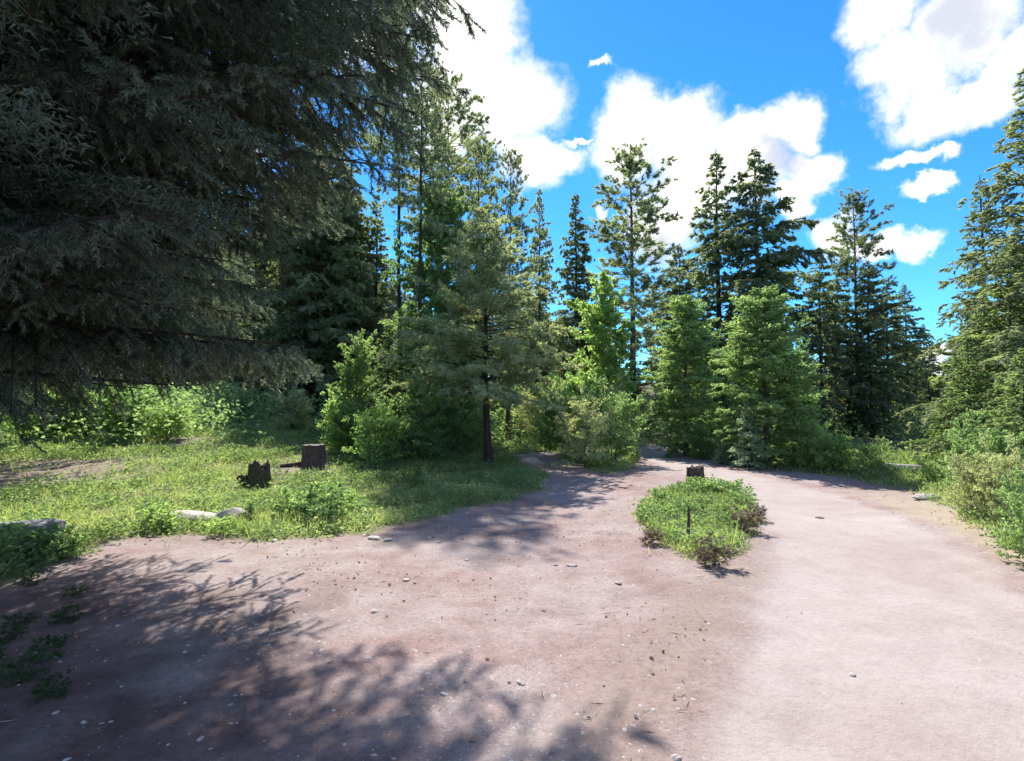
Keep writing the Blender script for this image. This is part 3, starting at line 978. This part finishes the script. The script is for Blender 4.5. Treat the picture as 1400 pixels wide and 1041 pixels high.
# ------------------------------------------------------------------ the overhanging conifer on the near left
def make_bough(seed, Lm=5.0, ntw=34):
    rng = np.random.default_rng(seed)
    K = 14
    u = np.linspace(0, 1, K)
    side = np.cumsum(rng.normal(0, .03, K)) * u
    ax = np.stack([u * Lm, side * Lm * .3, -.10 * Lm * u * u + .04 * Lm * u], 1)
    rad = .045 * (1 - u * .88) + .003
    V1, F1 = tubes(ax[None], rad[None], 6)
    # secondaries
    m = ntw
    su = np.linspace(.10, .98, m) + rng.uniform(-.01, .01, m)
    sg = np.where(np.arange(m) % 2, 1, -1)
    ph = np.radians(rng.normal(52, 10, m)) * sg
    p0 = np.stack([np.interp(su, u, ax[:, i]) for i in range(3)], 1)
    l2 = (.35 * Lm * (1 - su) ** .75 + .18) * rng.uniform(.6, 1.15, m)
    d2 = np.stack([np.cos(ph), np.sin(ph), rng.normal(-.12, .12, m)], 1)
    ks = np.linspace(0, 1, 6)
    P2 = p0[:, None] + d2[:, None] * (l2[:, None] * ks)[:, :, None]
    P2[:, :, 2] -= (l2[:, None] * .32 * ks ** 2) * rng.uniform(.5, 1.6, m)[:, None]
    V2, F2 = tubes(P2, (.011 * (1 - ks * .8))[None] * np.sqrt(l2 / 1.0)[:, None] + .0015, 4)
    # tertiaries hang
    n3 = np.maximum(4, (l2 * 20).astype(int))
    i3 = np.repeat(np.arange(m), n3)
    v3 = rng.uniform(.08, 1, len(i3))
    fi = v3 * 5
    a0 = np.minimum(fi.astype(int), 4)
    f0 = (fi - a0)[:, None]
    p3 = P2[i3, a0] * (1 - f0) + P2[i3, a0 + 1] * f0
    l3 = rng.uniform(.14, .42, len(i3)) * (1.15 - .5 * v3)
    s3 = rng.choice([-1, 1], len(i3))
    b2 = norm(d2[i3])
    lat = norm(np.cross(b2, [0, 0, 1.]))
    d3 = norm(b2 * rng.uniform(.4, 1.0, len(i3))[:, None] + lat * (s3 * rng.uniform(.2, .9, len(i3)))[:, None] + np.array([0, 0, -1.]) * rng.uniform(.1, 1.1, len(i3))[:, None])
    P3 = np.stack([p3, p3 + d3 * (l3 * .5)[:, None], p3 + d3 * l3[:, None] - np.array([0, 0, 1.]) * (l3 * .18)[:, None]], 1)
    V3, F3 = tubes(P3, np.tile([.004, .003, .0015], (len(i3), 1)), 3)
    WV = np.vstack([V1, V2, V3])
    WF = np.vstack([F1, F2 + len(V1), F3 + len(V1) + len(V2)])
    # needles on the tertiaries
    bare = rng.uniform(0, 1, len(i3)) < .16
    nn = np.where(bare, 0, (l3 * 215).astype(int))
    j = np.repeat(np.arange(len(i3)), nn)
    w = rng.uniform(.05, 1.03, len(j))
    tdir = norm(P3[j, 2] - P3[j, 0])
    pp = P3[j, 0] * (1 - w)[:, None] + P3[j, 2] * w[:, None]
    rd = norm(np.cross(tdir, norm(rng.normal(size=(len(j), 3)))))
    dd = norm(tdir * .75 + rd * .8 - np.array([0, 0, .12]))
    LV, LF = tri_leaves(pp, dd, rng.uniform(.035, .065, len(j)), rng.uniform(.010, .015, len(j)), rng)
    tint = np.clip(.42 + rng.normal(0, .16, len(i3))[j] + rng.normal(0, .16, len(j)), 0, 1)
    return (mesh_from('bough_wood', WV, WF, [M['bark_dark']], smooth=True),
            mesh_from('bough_needles', LV, LF, [M['needle_near']], None, {'tint': np.repeat(tint, 3)}), len(j))


BOUGHS = [make_bough(100 + i) for i in range(4)]


def near_conifer(x, y, H, tr, boughs, label, seed, mass=0):
    rng = random.Random(seed)
    e = bpy.data.objects.new('conifer_tree', None)
    COL.objects.link(e)
    e.location = (x, y, gz(x, y) - .05)
    tag(e, label, 'tree')
    K = 16
    u = np.linspace(0, 1, K)
    P = np.stack([.12 * np.sin(u * 5), .1 * np.cos(u * 4) - .1, u * H], 1)[None]
    V, F = tubes(P, (tr * (1 - .9 * u) * (1 + .4 * np.exp(-u * 30)))[None], 14)
    obj('trunk', mesh_from('near_trunk', V, F, [M['bark_dark']], smooth=True), e)
    if mass:  # loose needles added to thicken the cast shadow and fill crown gaps
        rg = np.random.default_rng(seed)
        VV, FF, TT, off = [], [], [], 0
        for k in range(mass):
            z = rg.uniform(3.0, 10.5)
            az = R_(rg.uniform(30, 200))
            L = float(np.interp(z, [3, 5, 8, 10.5], [4.0, 4.9, 6.5, 6.4])) * rg.uniform(.85, 1.0)
            n = 3000
            uu = rg.uniform(.25, 1, n) ** .9
            lt = rg.normal(0, .16, n) * L * (1.15 - uu) + rg.normal(0, .1, n)
            p = np.stack([uu * L * math.sin(az) + lt * math.cos(az), uu * L * math.cos(az) - lt * math.sin(az),
                          z - .08 * L * uu ** 2 - np.abs(lt) * .3 - rg.uniform(0, .3, n) ** 1.2], 1)
            dd = norm(rg.normal(size=(n, 3)) * [.7, .7, .4] + [0, 0, -.35])
            v, f = tri_leaves(p, dd, rg.uniform(.05, .09, n), rg.uniform(.011, .018, n), rg)
            VV.append(v)
            FF.append(f + off)
            off += len(v)
            TT.append(np.repeat(np.clip(rg.normal(.35, .15, n), 0, 1), 3))
        tag(obj('shadow_needles', mesh_from('shadow_needles', np.vstack(VV), np.vstack(FF), [M['needle_near']], None, {'tint': np.concatenate(TT)}), e), None, None, None, 'stuff')
    for (z, azd, L, pit) in boughs:
        w, nd, _ = BOUGHS[rng.randrange(4)]
        b = obj('bough', w, e)
        b.location = (0, 0, z)
        s = L / 5.0
        b.scale = (s, s * rng.choice((-1, 1)) * rng.uniform(.9, 1.15), s)
        b.rotation_euler = (R_(rng.uniform(-12, 12)), R_(-pit), R_(90 - azd))   # azimuth from +Y clockwise
        n = obj('needles', nd, b)
    return e


rb = random.Random(5)
bl = []
NB = 296
for i in range(NB):
    t = (i + rb.random()) / NB
    z = 2.75 + 12 * t ** 1.1
    az = (i * 0.618034 % 1) * 215 - 25 if i % 7 else 190 + (i * 0.618034 % 1) * 145
    L = float(np.interp(z, [2, 3, 4, 5, 6, 8, 10, 12, 15], [4.2, 4.4, 4.6, 4.9, 5.3, 5.8, 5.9, 5.0, 2.0])) * rb.uniform(.82, 1.04)
    if 74 < az < 114 and z > 4:
        L *= 1.10 if z < 6.2 else 1.0
    if 38 < az <= 74 and z > 4:
        L *= 1.04 if z < 6.5 else 1.16
    if 35 < az < 100 and z < 4:
        L *= .88
    bl.append((z, az, L, rb.uniform(-6, 8) + (z - 3) * 1.4))
# the long bare lower limb and the hanging ones beside it
bl += [(2.5, 70, 4.5, 1), (2.45, 80, 4.4, 2), (2.6, 62, 4.6, 0)]
BIG = near_conifer(-6.6, 5.0, 17, .30, bl, 'huge dark conifer overhanging the whole upper left, its boughs hanging to eye level', 9, 150)

_P = np.array([(.2, 0, 2.25), (1.2, .15, 2.13), (2.2, .3, 2.02), (3.3, .45, 1.93)])
V, F = tubes(_P[None], np.array([[.05, .036, .026, .010]]), 7)
_Q = np.array([[(1.5, .2, 2.10), (1.9, -.1, 2.02), (2.3, -.35, 1.98)], [(2.3, .32, 2.0), (2.6, .6, 1.93), (2.9, .8, 1.90)]])
V2, F2 = tubes(_Q, np.tile([.013, .009, .004], (2, 1)), 5)
obj('bare_branch', mesh_from('bare_branch', np.vstack([V, V2]), np.vstack([F, F2 + len(V)]), [M['bark_dark']], smooth=True), BIG)['label'] = 'long bare lower branch without needles'
b2 = []
for i in range(110):
    t = (i + rb.random()) / 110
    z = 1.9 + 13 * t ** 1.1
    b2.append((z, (i * 137.5 + rb.uniform(-18, 18)) % 360, 5.0 * (1 - (z - 1.9) / 15) ** .65 * rb.uniform(.75, 1.05), rb.uniform(-6, 8) + (z - 3) * 1.4))
near_conifer(-13.2, 13.0, 16, .26, b2, 'second dark conifer at the left, half hidden behind the huge overhanging one', 10)


# ------------------------------------------------------------------ stumps
def stump(name, x, y, r, h, seed, label, jag, mats, sides=40, lean=0.0, low=None):
    rng = np.random.default_rng(seed)
    e = bpy.data.objects.new(name, None)
    COL.objects.link(e)
    e.location = (x, y, gz(x, y) - .04)
    e.rotation_euler = (0, lean, rng.uniform(0, 6))
    tag(e, label, 'tree stump')
    a = np.arange(sides) * 2 * np.pi / sides
    K = 12
    zz = np.linspace(0, 1, K)
    roots = sum(np.maximum(0, np.cos(a - c)) ** 14 * m for c, m in zip(rng.uniform(0, 6.28, 6), rng.uniform(.3, .9, 6)))
    V = []
    top = 1 + jag * (fbm(np.cos(a) * 2.5 + 9, np.sin(a) * 2.5 + seed, seed) - .5) * 1.2
    if low is not None:
        top = top * (1 - .6 * np.maximum(0, np.cos(a - low)) ** 2)
    for k in range(K):
        z = zz[k]
        rr = r * (1 + .18 * (1 - z) ** 2 + roots * np.exp(-z * 6) * 1.0) * (1 + .07 * (fbm(a * 5, np.full(sides, z * 1.5), seed + 3) - .5) * 2 + .05 * np.sin(a * 13 + seed))
        V.append(np.stack([rr * np.cos(a), rr * np.sin(a), z * h * top], 1))
    V = np.vstack(V)
    i = np.arange(K - 1)[:, None] * sides + np.arange(sides)[None]
    j = np.arange(K - 1)[:, None] * sides + (np.arange(sides)[None] + 1) % sides
    F = np.stack([i, j, j + sides, i + sides], -1).reshape(-1, 4)
    obj('bark', mesh_from('stump_bark', V, F, [M[mats[0]]], smooth=True), e)
    last = V[-sides:]
    c = last.mean(0)
    rings = [last]
    for q in (.9, .6, .3):
        w = c + (last - c) * q
        w[:, 2] = w[:, 2] - .012 - (.05 * jag) * (1 - q) + rng.normal(0, .006 + .03 * jag, sides)
        rings.append(w)
    TV = np.vstack(rings + [c[None] - [0, 0, .02]])
    TF = []
    for k in range(3):
        for s in range(sides):
            TF.append((k * sides + s, k * sides + (s + 1) % sides, (k + 1) * sides + (s + 1) % sides, (k + 1) * sides + s))
    me = bpy.data.meshes.new('stump_top')
    fc = TF + [(3 * sides + s, 3 * sides + (s + 1) % sides, 4 * sides) for s in range(sides)]
    me.from_pydata([tuple(v) for v in TV], [], fc)
    me.materials.append(M[mats[1]])
    obj('cut_top', me, e)
    return e


p = at(429, 640)
stump('tree_stump', p.x, p.y, .26, .60, 4, 'dark stump with a flat pale-rimmed top, taller one behind on the grass', .04, ('stump_bark', 'cut_wood'))
# exposed root running from it
q = at(395, 648)
pts = np.array([(p.x - .2, p.y - .05, gz(p.x - .2, p.y) + .10), (p.x - .45, p.y - .2, gz(p.x - .45, p.y - .2) + .05), (p.x - .75, p.y - .3, gz(p.x - .75, p.y - .3) + .03), (q.x - .2, q.y, gz(q.x - .2, q.y))])
V, F = tubes(pts[None], np.array([[.06, .05, .035, .02]]), 7)
tag(obj('exposed_root', mesh_from('root', V, F, [M['stump_bark']], smooth=True)), 'thin dark root crossing bare soil left of the flat-topped stump', 'root')
p = at(352, 666)
stump('tree_stump', p.x + .03, p.y, .20, .42, 8, 'broken mossy stump with a ragged top, nearer the dirt than its neighbour', .9, ('stump_moss', 'stump_bark'))
p = at(334, 666)
stump('broken_wood', p.x, p.y - .05, .13, .24, 5, 'low rotten chunk of wood leaning on the broken mossy stump', .8, ('stump_moss', 'stump_bark'), lean=-.2)['category'] = 'wood chunk'
p = at(951, 664)
stump('tree_stump', p.x, p.y, .17, .40, 6, 'small dark stump behind the green island between the tracks', .25, ('stump_bark', 'stump_bark'))

# dark stake in the island
p = at(941, 748)
r0 = gz(p.x, p.y)
pts = np.array([(p.x, p.y, r0 - .05), (p.x + .003, p.y, r0 + .15), (p.x + .012, p.y, r0 + .32), (p.x + .01, p.y, r0 + .44)])
V, F = tubes(pts[None], np.array([[.022, .02, .018, .014]]), 7)
tag(obj('dead_stem', mesh_from('dead_stem', V, F, [M['stump_bark']], smooth=True)), 'thin upright dark dead stem at the front of the green island', 'stem')


# ------------------------------------------------------------------ rocks and stones
def rock_mesh(seed, sx, sy, sz, mat, sub=3):
    import bmesh
    bm = bmesh.new()
    bmesh.ops.create_icosphere(bm, subdivisions=sub, radius=1)
    rng = np.random.default_rng(seed)
    dirs = norm(rng.normal(size=(9, 3)))
    cut = rng.uniform(.55, .9, 9)
    for v in bm.verts:
        c = np.array(v.co)
        for d, k in zip(dirs, cut):
            t = c @ d
            if t > k:
                c = c - d * (t - k) * .85
        n = float(fbm(np.array([c[0] * 2 + 5]), np.array([c[1] * 2 + c[2] * 3]), seed)[0])
        v.co = Vector(c * (0.9 + .22 * n)) * 1
        v.co.x *= sx
        v.co.y *= sy
        v.co.z *= sz
    me = bpy.data.meshes.new('stone')
    bm.to_mesh(me)
    bm.free()
    me.materials.append(M[mat])
    for q in me.polygons:
        q.use_smooth = sub > 2
    return me


def stone(px, py, s, mat, label, seed, name='stone', cat='stone', sub=2, rot=0, lift=.3):
    p = at(px, py)
    o = obj(name, rock_mesh(seed, *s, mat, sub), None, (p.x, p.y, gz(p.x, p.y) + s[2] * lift))
    o.rotation_euler = (0, 0, rot)
    tag(o, label, cat)
    return o


stone(258, 716, (.50, .24, .13), 'rock_pale', 'long flat pale rock half buried where grass meets dirt', 1, 'boulder', 'rock', 4, .1, .25)
stone(316, 714, (.24, .19, .15), 'rock_pale', 'rounded pale rock at the right end of the long flat rock', 2, 'boulder', 'rock', 4, .3, .3)
stone(30, 748, (.55, .35, .24), 'rock_grey', 'grey rock in the shade at the left edge', 3, 'boulder', 'rock', 4, .3, .4)
stone(724, 637, (.30, .22, .17), 'rock_pink', 'round pinkish rock right of the young pine trunk', 4, 'boulder', 'rock', 3, .2, .5)
stone(1266, 684, (.28, .12, .07), 'rock_pale', 'flat whitish stone on the far verge of the road', 5, 'stone', 'stone', 3, 0, .5)
for i, (px, py, r, lab, mt) in enumerate([
        (512, 738, .10, 'largest flat white stone in the small pile by the grass edge', 'rock_pale'), (530, 740, .075, 'right-hand stone in the small white pile by the grass edge', 'rock_pale'),
        (541, 731, .05, 'small white stone topmost in the pile by the grass edge', 'rock_pale'), (498, 733, .05, 'small stone leftmost in the white pile by the grass edge', 'rock_pale'),
        (782, 775, .06, 'bright white flat stone in the middle of the clearing', 'rock_pale'), (760, 773, .035, 'small white stone just left of the bright flat one', 'rock_pale'),
        (600, 742, .045, 'pinkish stone right of the small white stone pile', 'rock_pink'), (638, 765, .04, 'pale stone below the dark edge of the pine shadow', 'rock_pale'),
        (375, 740, .07, 'whitish stone at the grass edge right of the long flat rock', 'rock_pale'), (345, 738, .05, 'small pinkish stone by the grass below the rounded rock', 'rock_pink'),
        (555, 795, .045, 'pale stone left of centre on open dirt', 'rock_pale'), (512, 837, .04, 'whitish stone near the edge of the large foreground shadow', 'rock_pale'),
        (712, 937, .035, 'white pebble on the dirt near the bottom centre', 'rock_pale'), (607, 950, .03, 'white pebble on dirt by the big shadow near the bottom', 'rock_pale'),
        (925, 1035, .035, 'white pebble at the bottom beside the gravel road', 'rock_pale'), (1165, 918, .03, 'single pale pebble lying on the gravel road', 'rock_pale'),
        (845, 800, .05, 'brownish stone below the green island', 'rock_pink'), (1120, 706, .07, 'pinkish stone lying on the far curve of the road', 'rock_pink')]):
    stone(px, py, (r, r * .7, r * .4), mt, lab, 30 + i, rot=i * .7)

# fallen log across the road
p = at(1262, 652)
pts = np.array([(p.x - .9, p.y + .3, gz(p.x - .9, p.y) + .55), (p.x - .3, p.y + .1, gz(p.x, p.y) + .52), (p.x + .5, p.y, gz(p.x, p.y) + .50), (p.x + 1.0, p.y, gz(p.x + 1, p.y) + .44)])
pts[:, 2] -= .38
V, F = tubes(pts[None], np.array([[.10, .11, .10, .08]]), 10)
tag(obj('fallen_log', mesh_from('log', V, F, [M['wood_pale']], smooth=True)), 'pale weathered fallen log in the bushes across the road', 'log')


# ------------------------------------------------------------------ herbs and weeds that stand alone
def herb(kind, px, py, H, label, wide=1.0, group=None):
    p = at(px, py)
    return grow(kind, 'leafy_plant', p.x, p.y, H, label, 'plant', group, wide, trunk='stems', crown='leaves')


herb('herb_dark', 400, 712, .42, 'dark leafy clump left of two, on the grass edge below the stumps', 1.1)
herb('herb_dark', 440, 716, .48, 'dark green leafy clump, bigger of two below the flat-topped stump', 1.2)
herb('herb_tall', 572, 668, .5, 'tall sprig of weed catching light at the pine shadow edge', 1.0)
herb('herb', 485, 700, .3, 'small bright weed right of the dark leafy clumps', 1.2)
herb('herb_tall', 340, 720, .35, 'reddish-green weed between the rounded rock and dark clumps', 1.0)
herb('herb', 225, 726, .3, 'yellow-green weed in front of the long flat rock', 1.4)
herb('herb', 300, 732, .22, 'low yellow-green weed below the rounded pale rock', 1.4)
herb('herb', 450, 690, .32, 'bright weed just above the bigger dark clump', 1.2)
herb('dry_tuft', 977, 775, .30, 'dry brown tuft at the tip of the green island', 1.1)
herb('dry_tuft', 1015, 728, .30, 'dry brown tuft on the right flank of the green island', 1.2)
herb('dry_tuft', 1030, 712, .24, 'smaller dry brown tuft next to the road on the island rim', 1.1)
herb('dry_tuft', 890, 745, .20, 'dry brown tuft on the left rim of the green island', 1.1)
ri = random.Random(4)
ORD = ['first', 'second', 'third', 'fourth', 'fifth', 'last']
ROWS = {'back': [(905, 690), (926, 682), (950, 679), (972, 678), (994, 681), (1014, 692)],
        'middle': [(888, 714), (910, 710), (934, 706), (960, 706), (986, 708), (1012, 712)],
        'front': [(900, 736), (918, 740), (936, 733), (958, 742), (980, 738), (1002, 736)]}
for row, ps in ROWS.items():
    for q, (px, py) in enumerate(ps):
        k = ri.choice({'back': ['herb', 'herb_dark', 'herb'], 'middle': ['herb', 'herb_tall', 'herb_dark'], 'front': ['herb_tall', 'herb', 'herb_tall']}[row])
        herb(k, px, py, {'back': .26, 'middle': .20, 'front': .12}[row] * ri.uniform(.8, 1.15),
             '%s leafy plant from the left in the %s row of the green island' % (ORD[q], row), ri.uniform(1.0, 1.5) * (1.2 if row == 'front' else 1), 'leafy plants of the island')
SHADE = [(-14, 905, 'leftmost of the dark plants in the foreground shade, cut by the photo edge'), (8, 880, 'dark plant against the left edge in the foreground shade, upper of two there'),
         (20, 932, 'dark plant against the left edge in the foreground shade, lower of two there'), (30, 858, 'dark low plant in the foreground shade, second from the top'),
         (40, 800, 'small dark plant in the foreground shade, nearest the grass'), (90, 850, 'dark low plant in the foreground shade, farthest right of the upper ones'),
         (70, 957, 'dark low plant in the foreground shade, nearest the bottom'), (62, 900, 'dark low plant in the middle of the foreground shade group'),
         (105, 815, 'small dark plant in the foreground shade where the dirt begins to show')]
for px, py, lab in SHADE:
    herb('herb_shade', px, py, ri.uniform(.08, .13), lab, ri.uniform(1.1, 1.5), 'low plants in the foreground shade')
for px, py, lab in [(20, 775, 'grey-green plant directly in front of the shaded rock'), (60, 770, 'grey-green plant at the front right corner of the shaded rock'),
                    (95, 762, 'grey-green plant right of the shaded rock where grass meets dirt'), (0, 760, 'grey-green plant at the photo edge in front of the shaded rock'),
                    (45, 735, 'grey-green plant growing behind the shaded rock')]:
    p = at(px, py)
    grow('herb_dark', 'leafy_plant', p.x, p.y, ri.uniform(.25, .4), lab, 'plant', 'plants round the shaded rock', 1.2, trunk='stems', crown='leaves')


# ------------------------------------------------------------------ stuff: grass, ground cover, undergrowth, gravel, litter
def scatter(n, seed, amin, amax, rmin, rmax, pw=1.0):
    rng = np.random.default_rng(seed)
    a = np.radians(rng.uniform(amin, amax, n))
    r = rmin + (rmax - rmin) * rng.uniform(0, 1, n) ** pw
    return r * np.sin(a), r * np.cos(a), rng


def grass():
    x, y, rng = scatter(330000, 1, -56, 50, 3, 30, 1.0)
    dirt, road, isle, bare = masks(x, y)
    cl = fbm(x * 1.1, y * 1.1, 51)
    prob = sstep(.02, -.35, dirt) * (.25 + .9 * sstep(.35, .6, cl)) * (1 - bare * .93)
    prob = np.maximum(prob, sstep(-.15, .15, isle) * .95)
    stray = (dirt > 0) & (road < -.2) & (rng.uniform(0, 1, len(x)) < .012 * sstep(.9, .1, dirt))
    ok = (rng.uniform(0, 1, len(x)) < prob) | stray
    x, y, cl, isl = x[ok], y[ok], cl[ok], isle[ok]
    z = ground_h(x, y)
    n = len(x)
    r = np.hypot(x, y)
    P = np.stack([x, y, z - .005], 1)
    D = norm(rng.normal(size=(n, 3)) * [.55, .55, .2] + [0, 0, .8])
    l = rng.uniform(.05, .14, n) * np.where(isl > 0, 1.05, 1) * (1 + .5 * (cl > .55) + .5 * (cl > .64)) * np.where(rng.uniform(0, 1, n) < .03, 2.0, 1)
    w = .006 + .0011 * r * rng.uniform(.6, 1.2, n)
    V, F = tri_leaves(P, D, l, w, rng)
    tint = np.clip(.5 + (fbm(x * .9, y * .9, 66) - .5) * 1.3 + rng.normal(0, .16, n), 0, 1)
    me = mesh_from('grass', V, F, [M['grass']], None, {'tint': np.repeat(tint, 3)})
    tag(obj('grass', me), 'short yellow-green grass beside the dirt clearing', 'grass', None, 'stuff')


def cover():
    x, y, rng = scatter(90000, 2, -56, 50, 3.5, 24, 1.0)
    dirt, road, isle, bare = masks(x, y)
    cl = fbm(x * 1.6 + 30, y * 1.6, 91)
    prob = sstep(.0, -.3, dirt) * (.12 + .9 * sstep(.45, .62, cl)) * (1 - bare * .95)
    prob = np.maximum(prob, sstep(-.05, .2, isle) * .9)
    edge = np.exp(-((dirt + .35) / .25) ** 2) * .6 * (x < 0)
    ok = rng.uniform(0, 1, len(x)) < np.maximum(prob, edge)
    x, y, cl, isl = x[ok], y[ok], cl[ok], isle[ok]
    # each point is a small rosette of leaves
    k = 5
    n = len(x)
    ii = np.repeat(np.arange(n), k)
    h = rng.uniform(.01, .12, n * k) * (1 + .8 * (cl[ii] > .6))
    P = np.stack([x[ii] + rng.normal(0, .035, n * k), y[ii] + rng.normal(0, .035, n * k), ground_h(x, y)[ii] + h], 1)
    D = norm(rng.normal(size=(n * k, 3)) * [1, 1, .35] + [0, 0, .15])
    r = np.hypot(x, y)[ii]
    V, F = rhomb_leaves(P, D, rng.uniform(.03, .06, n * k) * (1 + .02 * r), rng.uniform(.018, .035, n * k) * (1 + .03 * r), rng)
    tint = np.clip(.45 + (fbm(x * 1.3, y * 1.3, 166) - .5)[ii] * 1.2 + rng.normal(0, .15, n * k), 0, 1)
    me = mesh_from('ground_cover', V, F, [M['leaf_ground']], None, {'tint': np.repeat(tint, 4)})
    tag(obj('ground_cover', me), 'low leafy weeds mixed into the grass', 'ground cover', None, 'stuff')


def undergrowth():
    x, y, rng = scatter(26000, 3, -58, 56, 17, 46, 1.0)
    dirt, road, isle, bare = masks(x, y)
    cl = fbm(x * .35 + 3, y * .35, 191)
    ok = (dirt < -.8) & (rng.uniform(0, 1, len(x)) < sstep(.35, .6, cl) * np.where(x > 2, sstep(21, 28, np.hypot(x, y)), sstep(17, 22, np.hypot(x, y))))
    x, y, cl = x[ok], y[ok], cl[ok]
    k = 7
    n = len(x)
    ii = np.repeat(np.arange(n), k)
    hmax = 1.5 * sstep(.38, .65, cl) + .2
    h = rng.uniform(0, 1, n * k) ** .8 * hmax[ii]
    P = np.stack([x[ii] + rng.normal(0, .12, n * k), y[ii] + rng.normal(0, .12, n * k), ground_h(x, y)[ii] + h], 1)
    D = norm(rng.normal(size=(n * k, 3)) * [1, 1, .5] + [0, 0, .1])
    V, F = rhomb_leaves(P, D, rng.uniform(.10, .18, n * k), rng.uniform(.06, .11, n * k), rng)
    tint = np.clip(.4 + (fbm(x * .8, y * .8, 266) - .5)[ii] * 1.3 + rng.normal(0, .15, n * k), 0, 1)
    me = mesh_from('undergrowth', V, F, [M['leaf_green']], None, {'tint': np.repeat(tint, 4)})
    tag(obj('undergrowth', me), 'tangled green undergrowth on the forest floor', 'undergrowth', None, 'stuff')


def pebbles():
    x, y, rng = scatter(26000, 4, -48, 48, 2.2, 15, 1.0)
    dirt, road, isle, bare = masks(x, y)
    cl = fbm(x * 1.2, y * 1.2, 301)
    prob = np.where(road > .1, .05, (.25 + .75 * sstep(-3.2, -1.2, x)) * sstep(0, .3, dirt) * (.2 + 1.0 * sstep(.42, .62, cl)))
    ok = rng.uniform(0, 1, len(x)) < prob
    x, y = x[ok], y[ok]
    n = len(x)
    s = .004 + .017 * rng.uniform(0, 1, n) ** 4 + .0006 * np.hypot(x, y)
    oc = np.array([(1, 0, 0), (.3, .9, 0), (-.8, .5, 0), (-.7, -.7, 0), (.5, -.8, 0), (.1, .05, .75), (0, 0, -.5)])
    fc = np.array([(0, 1, 5), (1, 2, 5), (2, 3, 5), (3, 4, 5), (4, 0, 5)])
    a = rng.uniform(0, 6.28, n)
    c, d = np.cos(a)[:, None], np.sin(a)[:, None]
    q = oc[None] * s[:, None, None] * rng.uniform(.7, 1.3, (n, 7, 1)) * np.array([1, .8, .5])
    X = q[..., 0] * c - q[..., 1] * d
    Y = q[..., 0] * d + q[..., 1] * c
    V = np.stack([X + x[:, None], Y + y[:, None], q[..., 2] + (ground_h(x, y) - .001)[:, None]], -1).reshape(-1, 3)
    F = (fc[None] + (np.arange(n) * 7)[:, None, None]).reshape(-1, 3)
    half = (rng.uniform(0, 1, n) < .3)
    me = mesh_from('gravel', V, F, [M['rock_pale'], M['rock_pink']], np.repeat(half.astype(int), 5))
    tag(obj('gravel', me), 'small pale and pink gravel strewn over the dirt', 'gravel', None, 'stuff')


def litter():
    x, y, rng = scatter(6500, 5, -50, 48, 2.2, 17, 1.0)
    dirt, road, isle, bare = masks(x, y)
    cl = fbm(x * .9, y * .9, 401)
    prob = sstep(-.1, .2, dirt) * (.10 + .8 * sstep(.5, .7, cl)) * sstep(.1, -.4, road)
    near = np.exp(-(((x - 1.2) / 2.2) ** 2 + ((y - 9.5) / 2.4) ** 2))
    prob = np.clip(prob + near * .8 * (dirt > 0) + .5 * sstep(.5, 0, dirt) * (dirt > -.1), 0, 1) * sstep(.1, -.3, road)
    ok = rng.uniform(0, 1, len(x)) < prob
    x, y = x[ok], y[ok]
    n = len(x)
    P = np.stack([x, y, ground_h(x, y) + .006], 1)
    D = norm(rng.normal(size=(n, 3)) * [1, 1, .12])
    S = rng.uniform(0, 1, n)
    l = np.where(S < .5, rng.uniform(.02, .045, n), rng.uniform(.05, .13, n))
    w = np.where(S < .5, rng.uniform(.012, .03, n), .006)
    V, F = rhomb_leaves(P, D, l, w, rng)
    tint = np.clip(rng.uniform(0, 1, n), 0, 1)
    me = mesh_from('leaf_litter', V, F, [M['dry_needles']], None, {'tint': np.repeat(tint, 4)})
    tag(obj('leaf_litter', me), 'brown twigs and dead leaves scattered on the dirt', 'litter', None, 'stuff')


grass()
cover()
undergrowth()
pebbles()
litter()
tot = 0
for me in bpy.data.meshes:
    tot += sum(1 for _ in ()) + len(me.loops) - 2 * len(me.polygons)
print('TRIANGLES', tot)
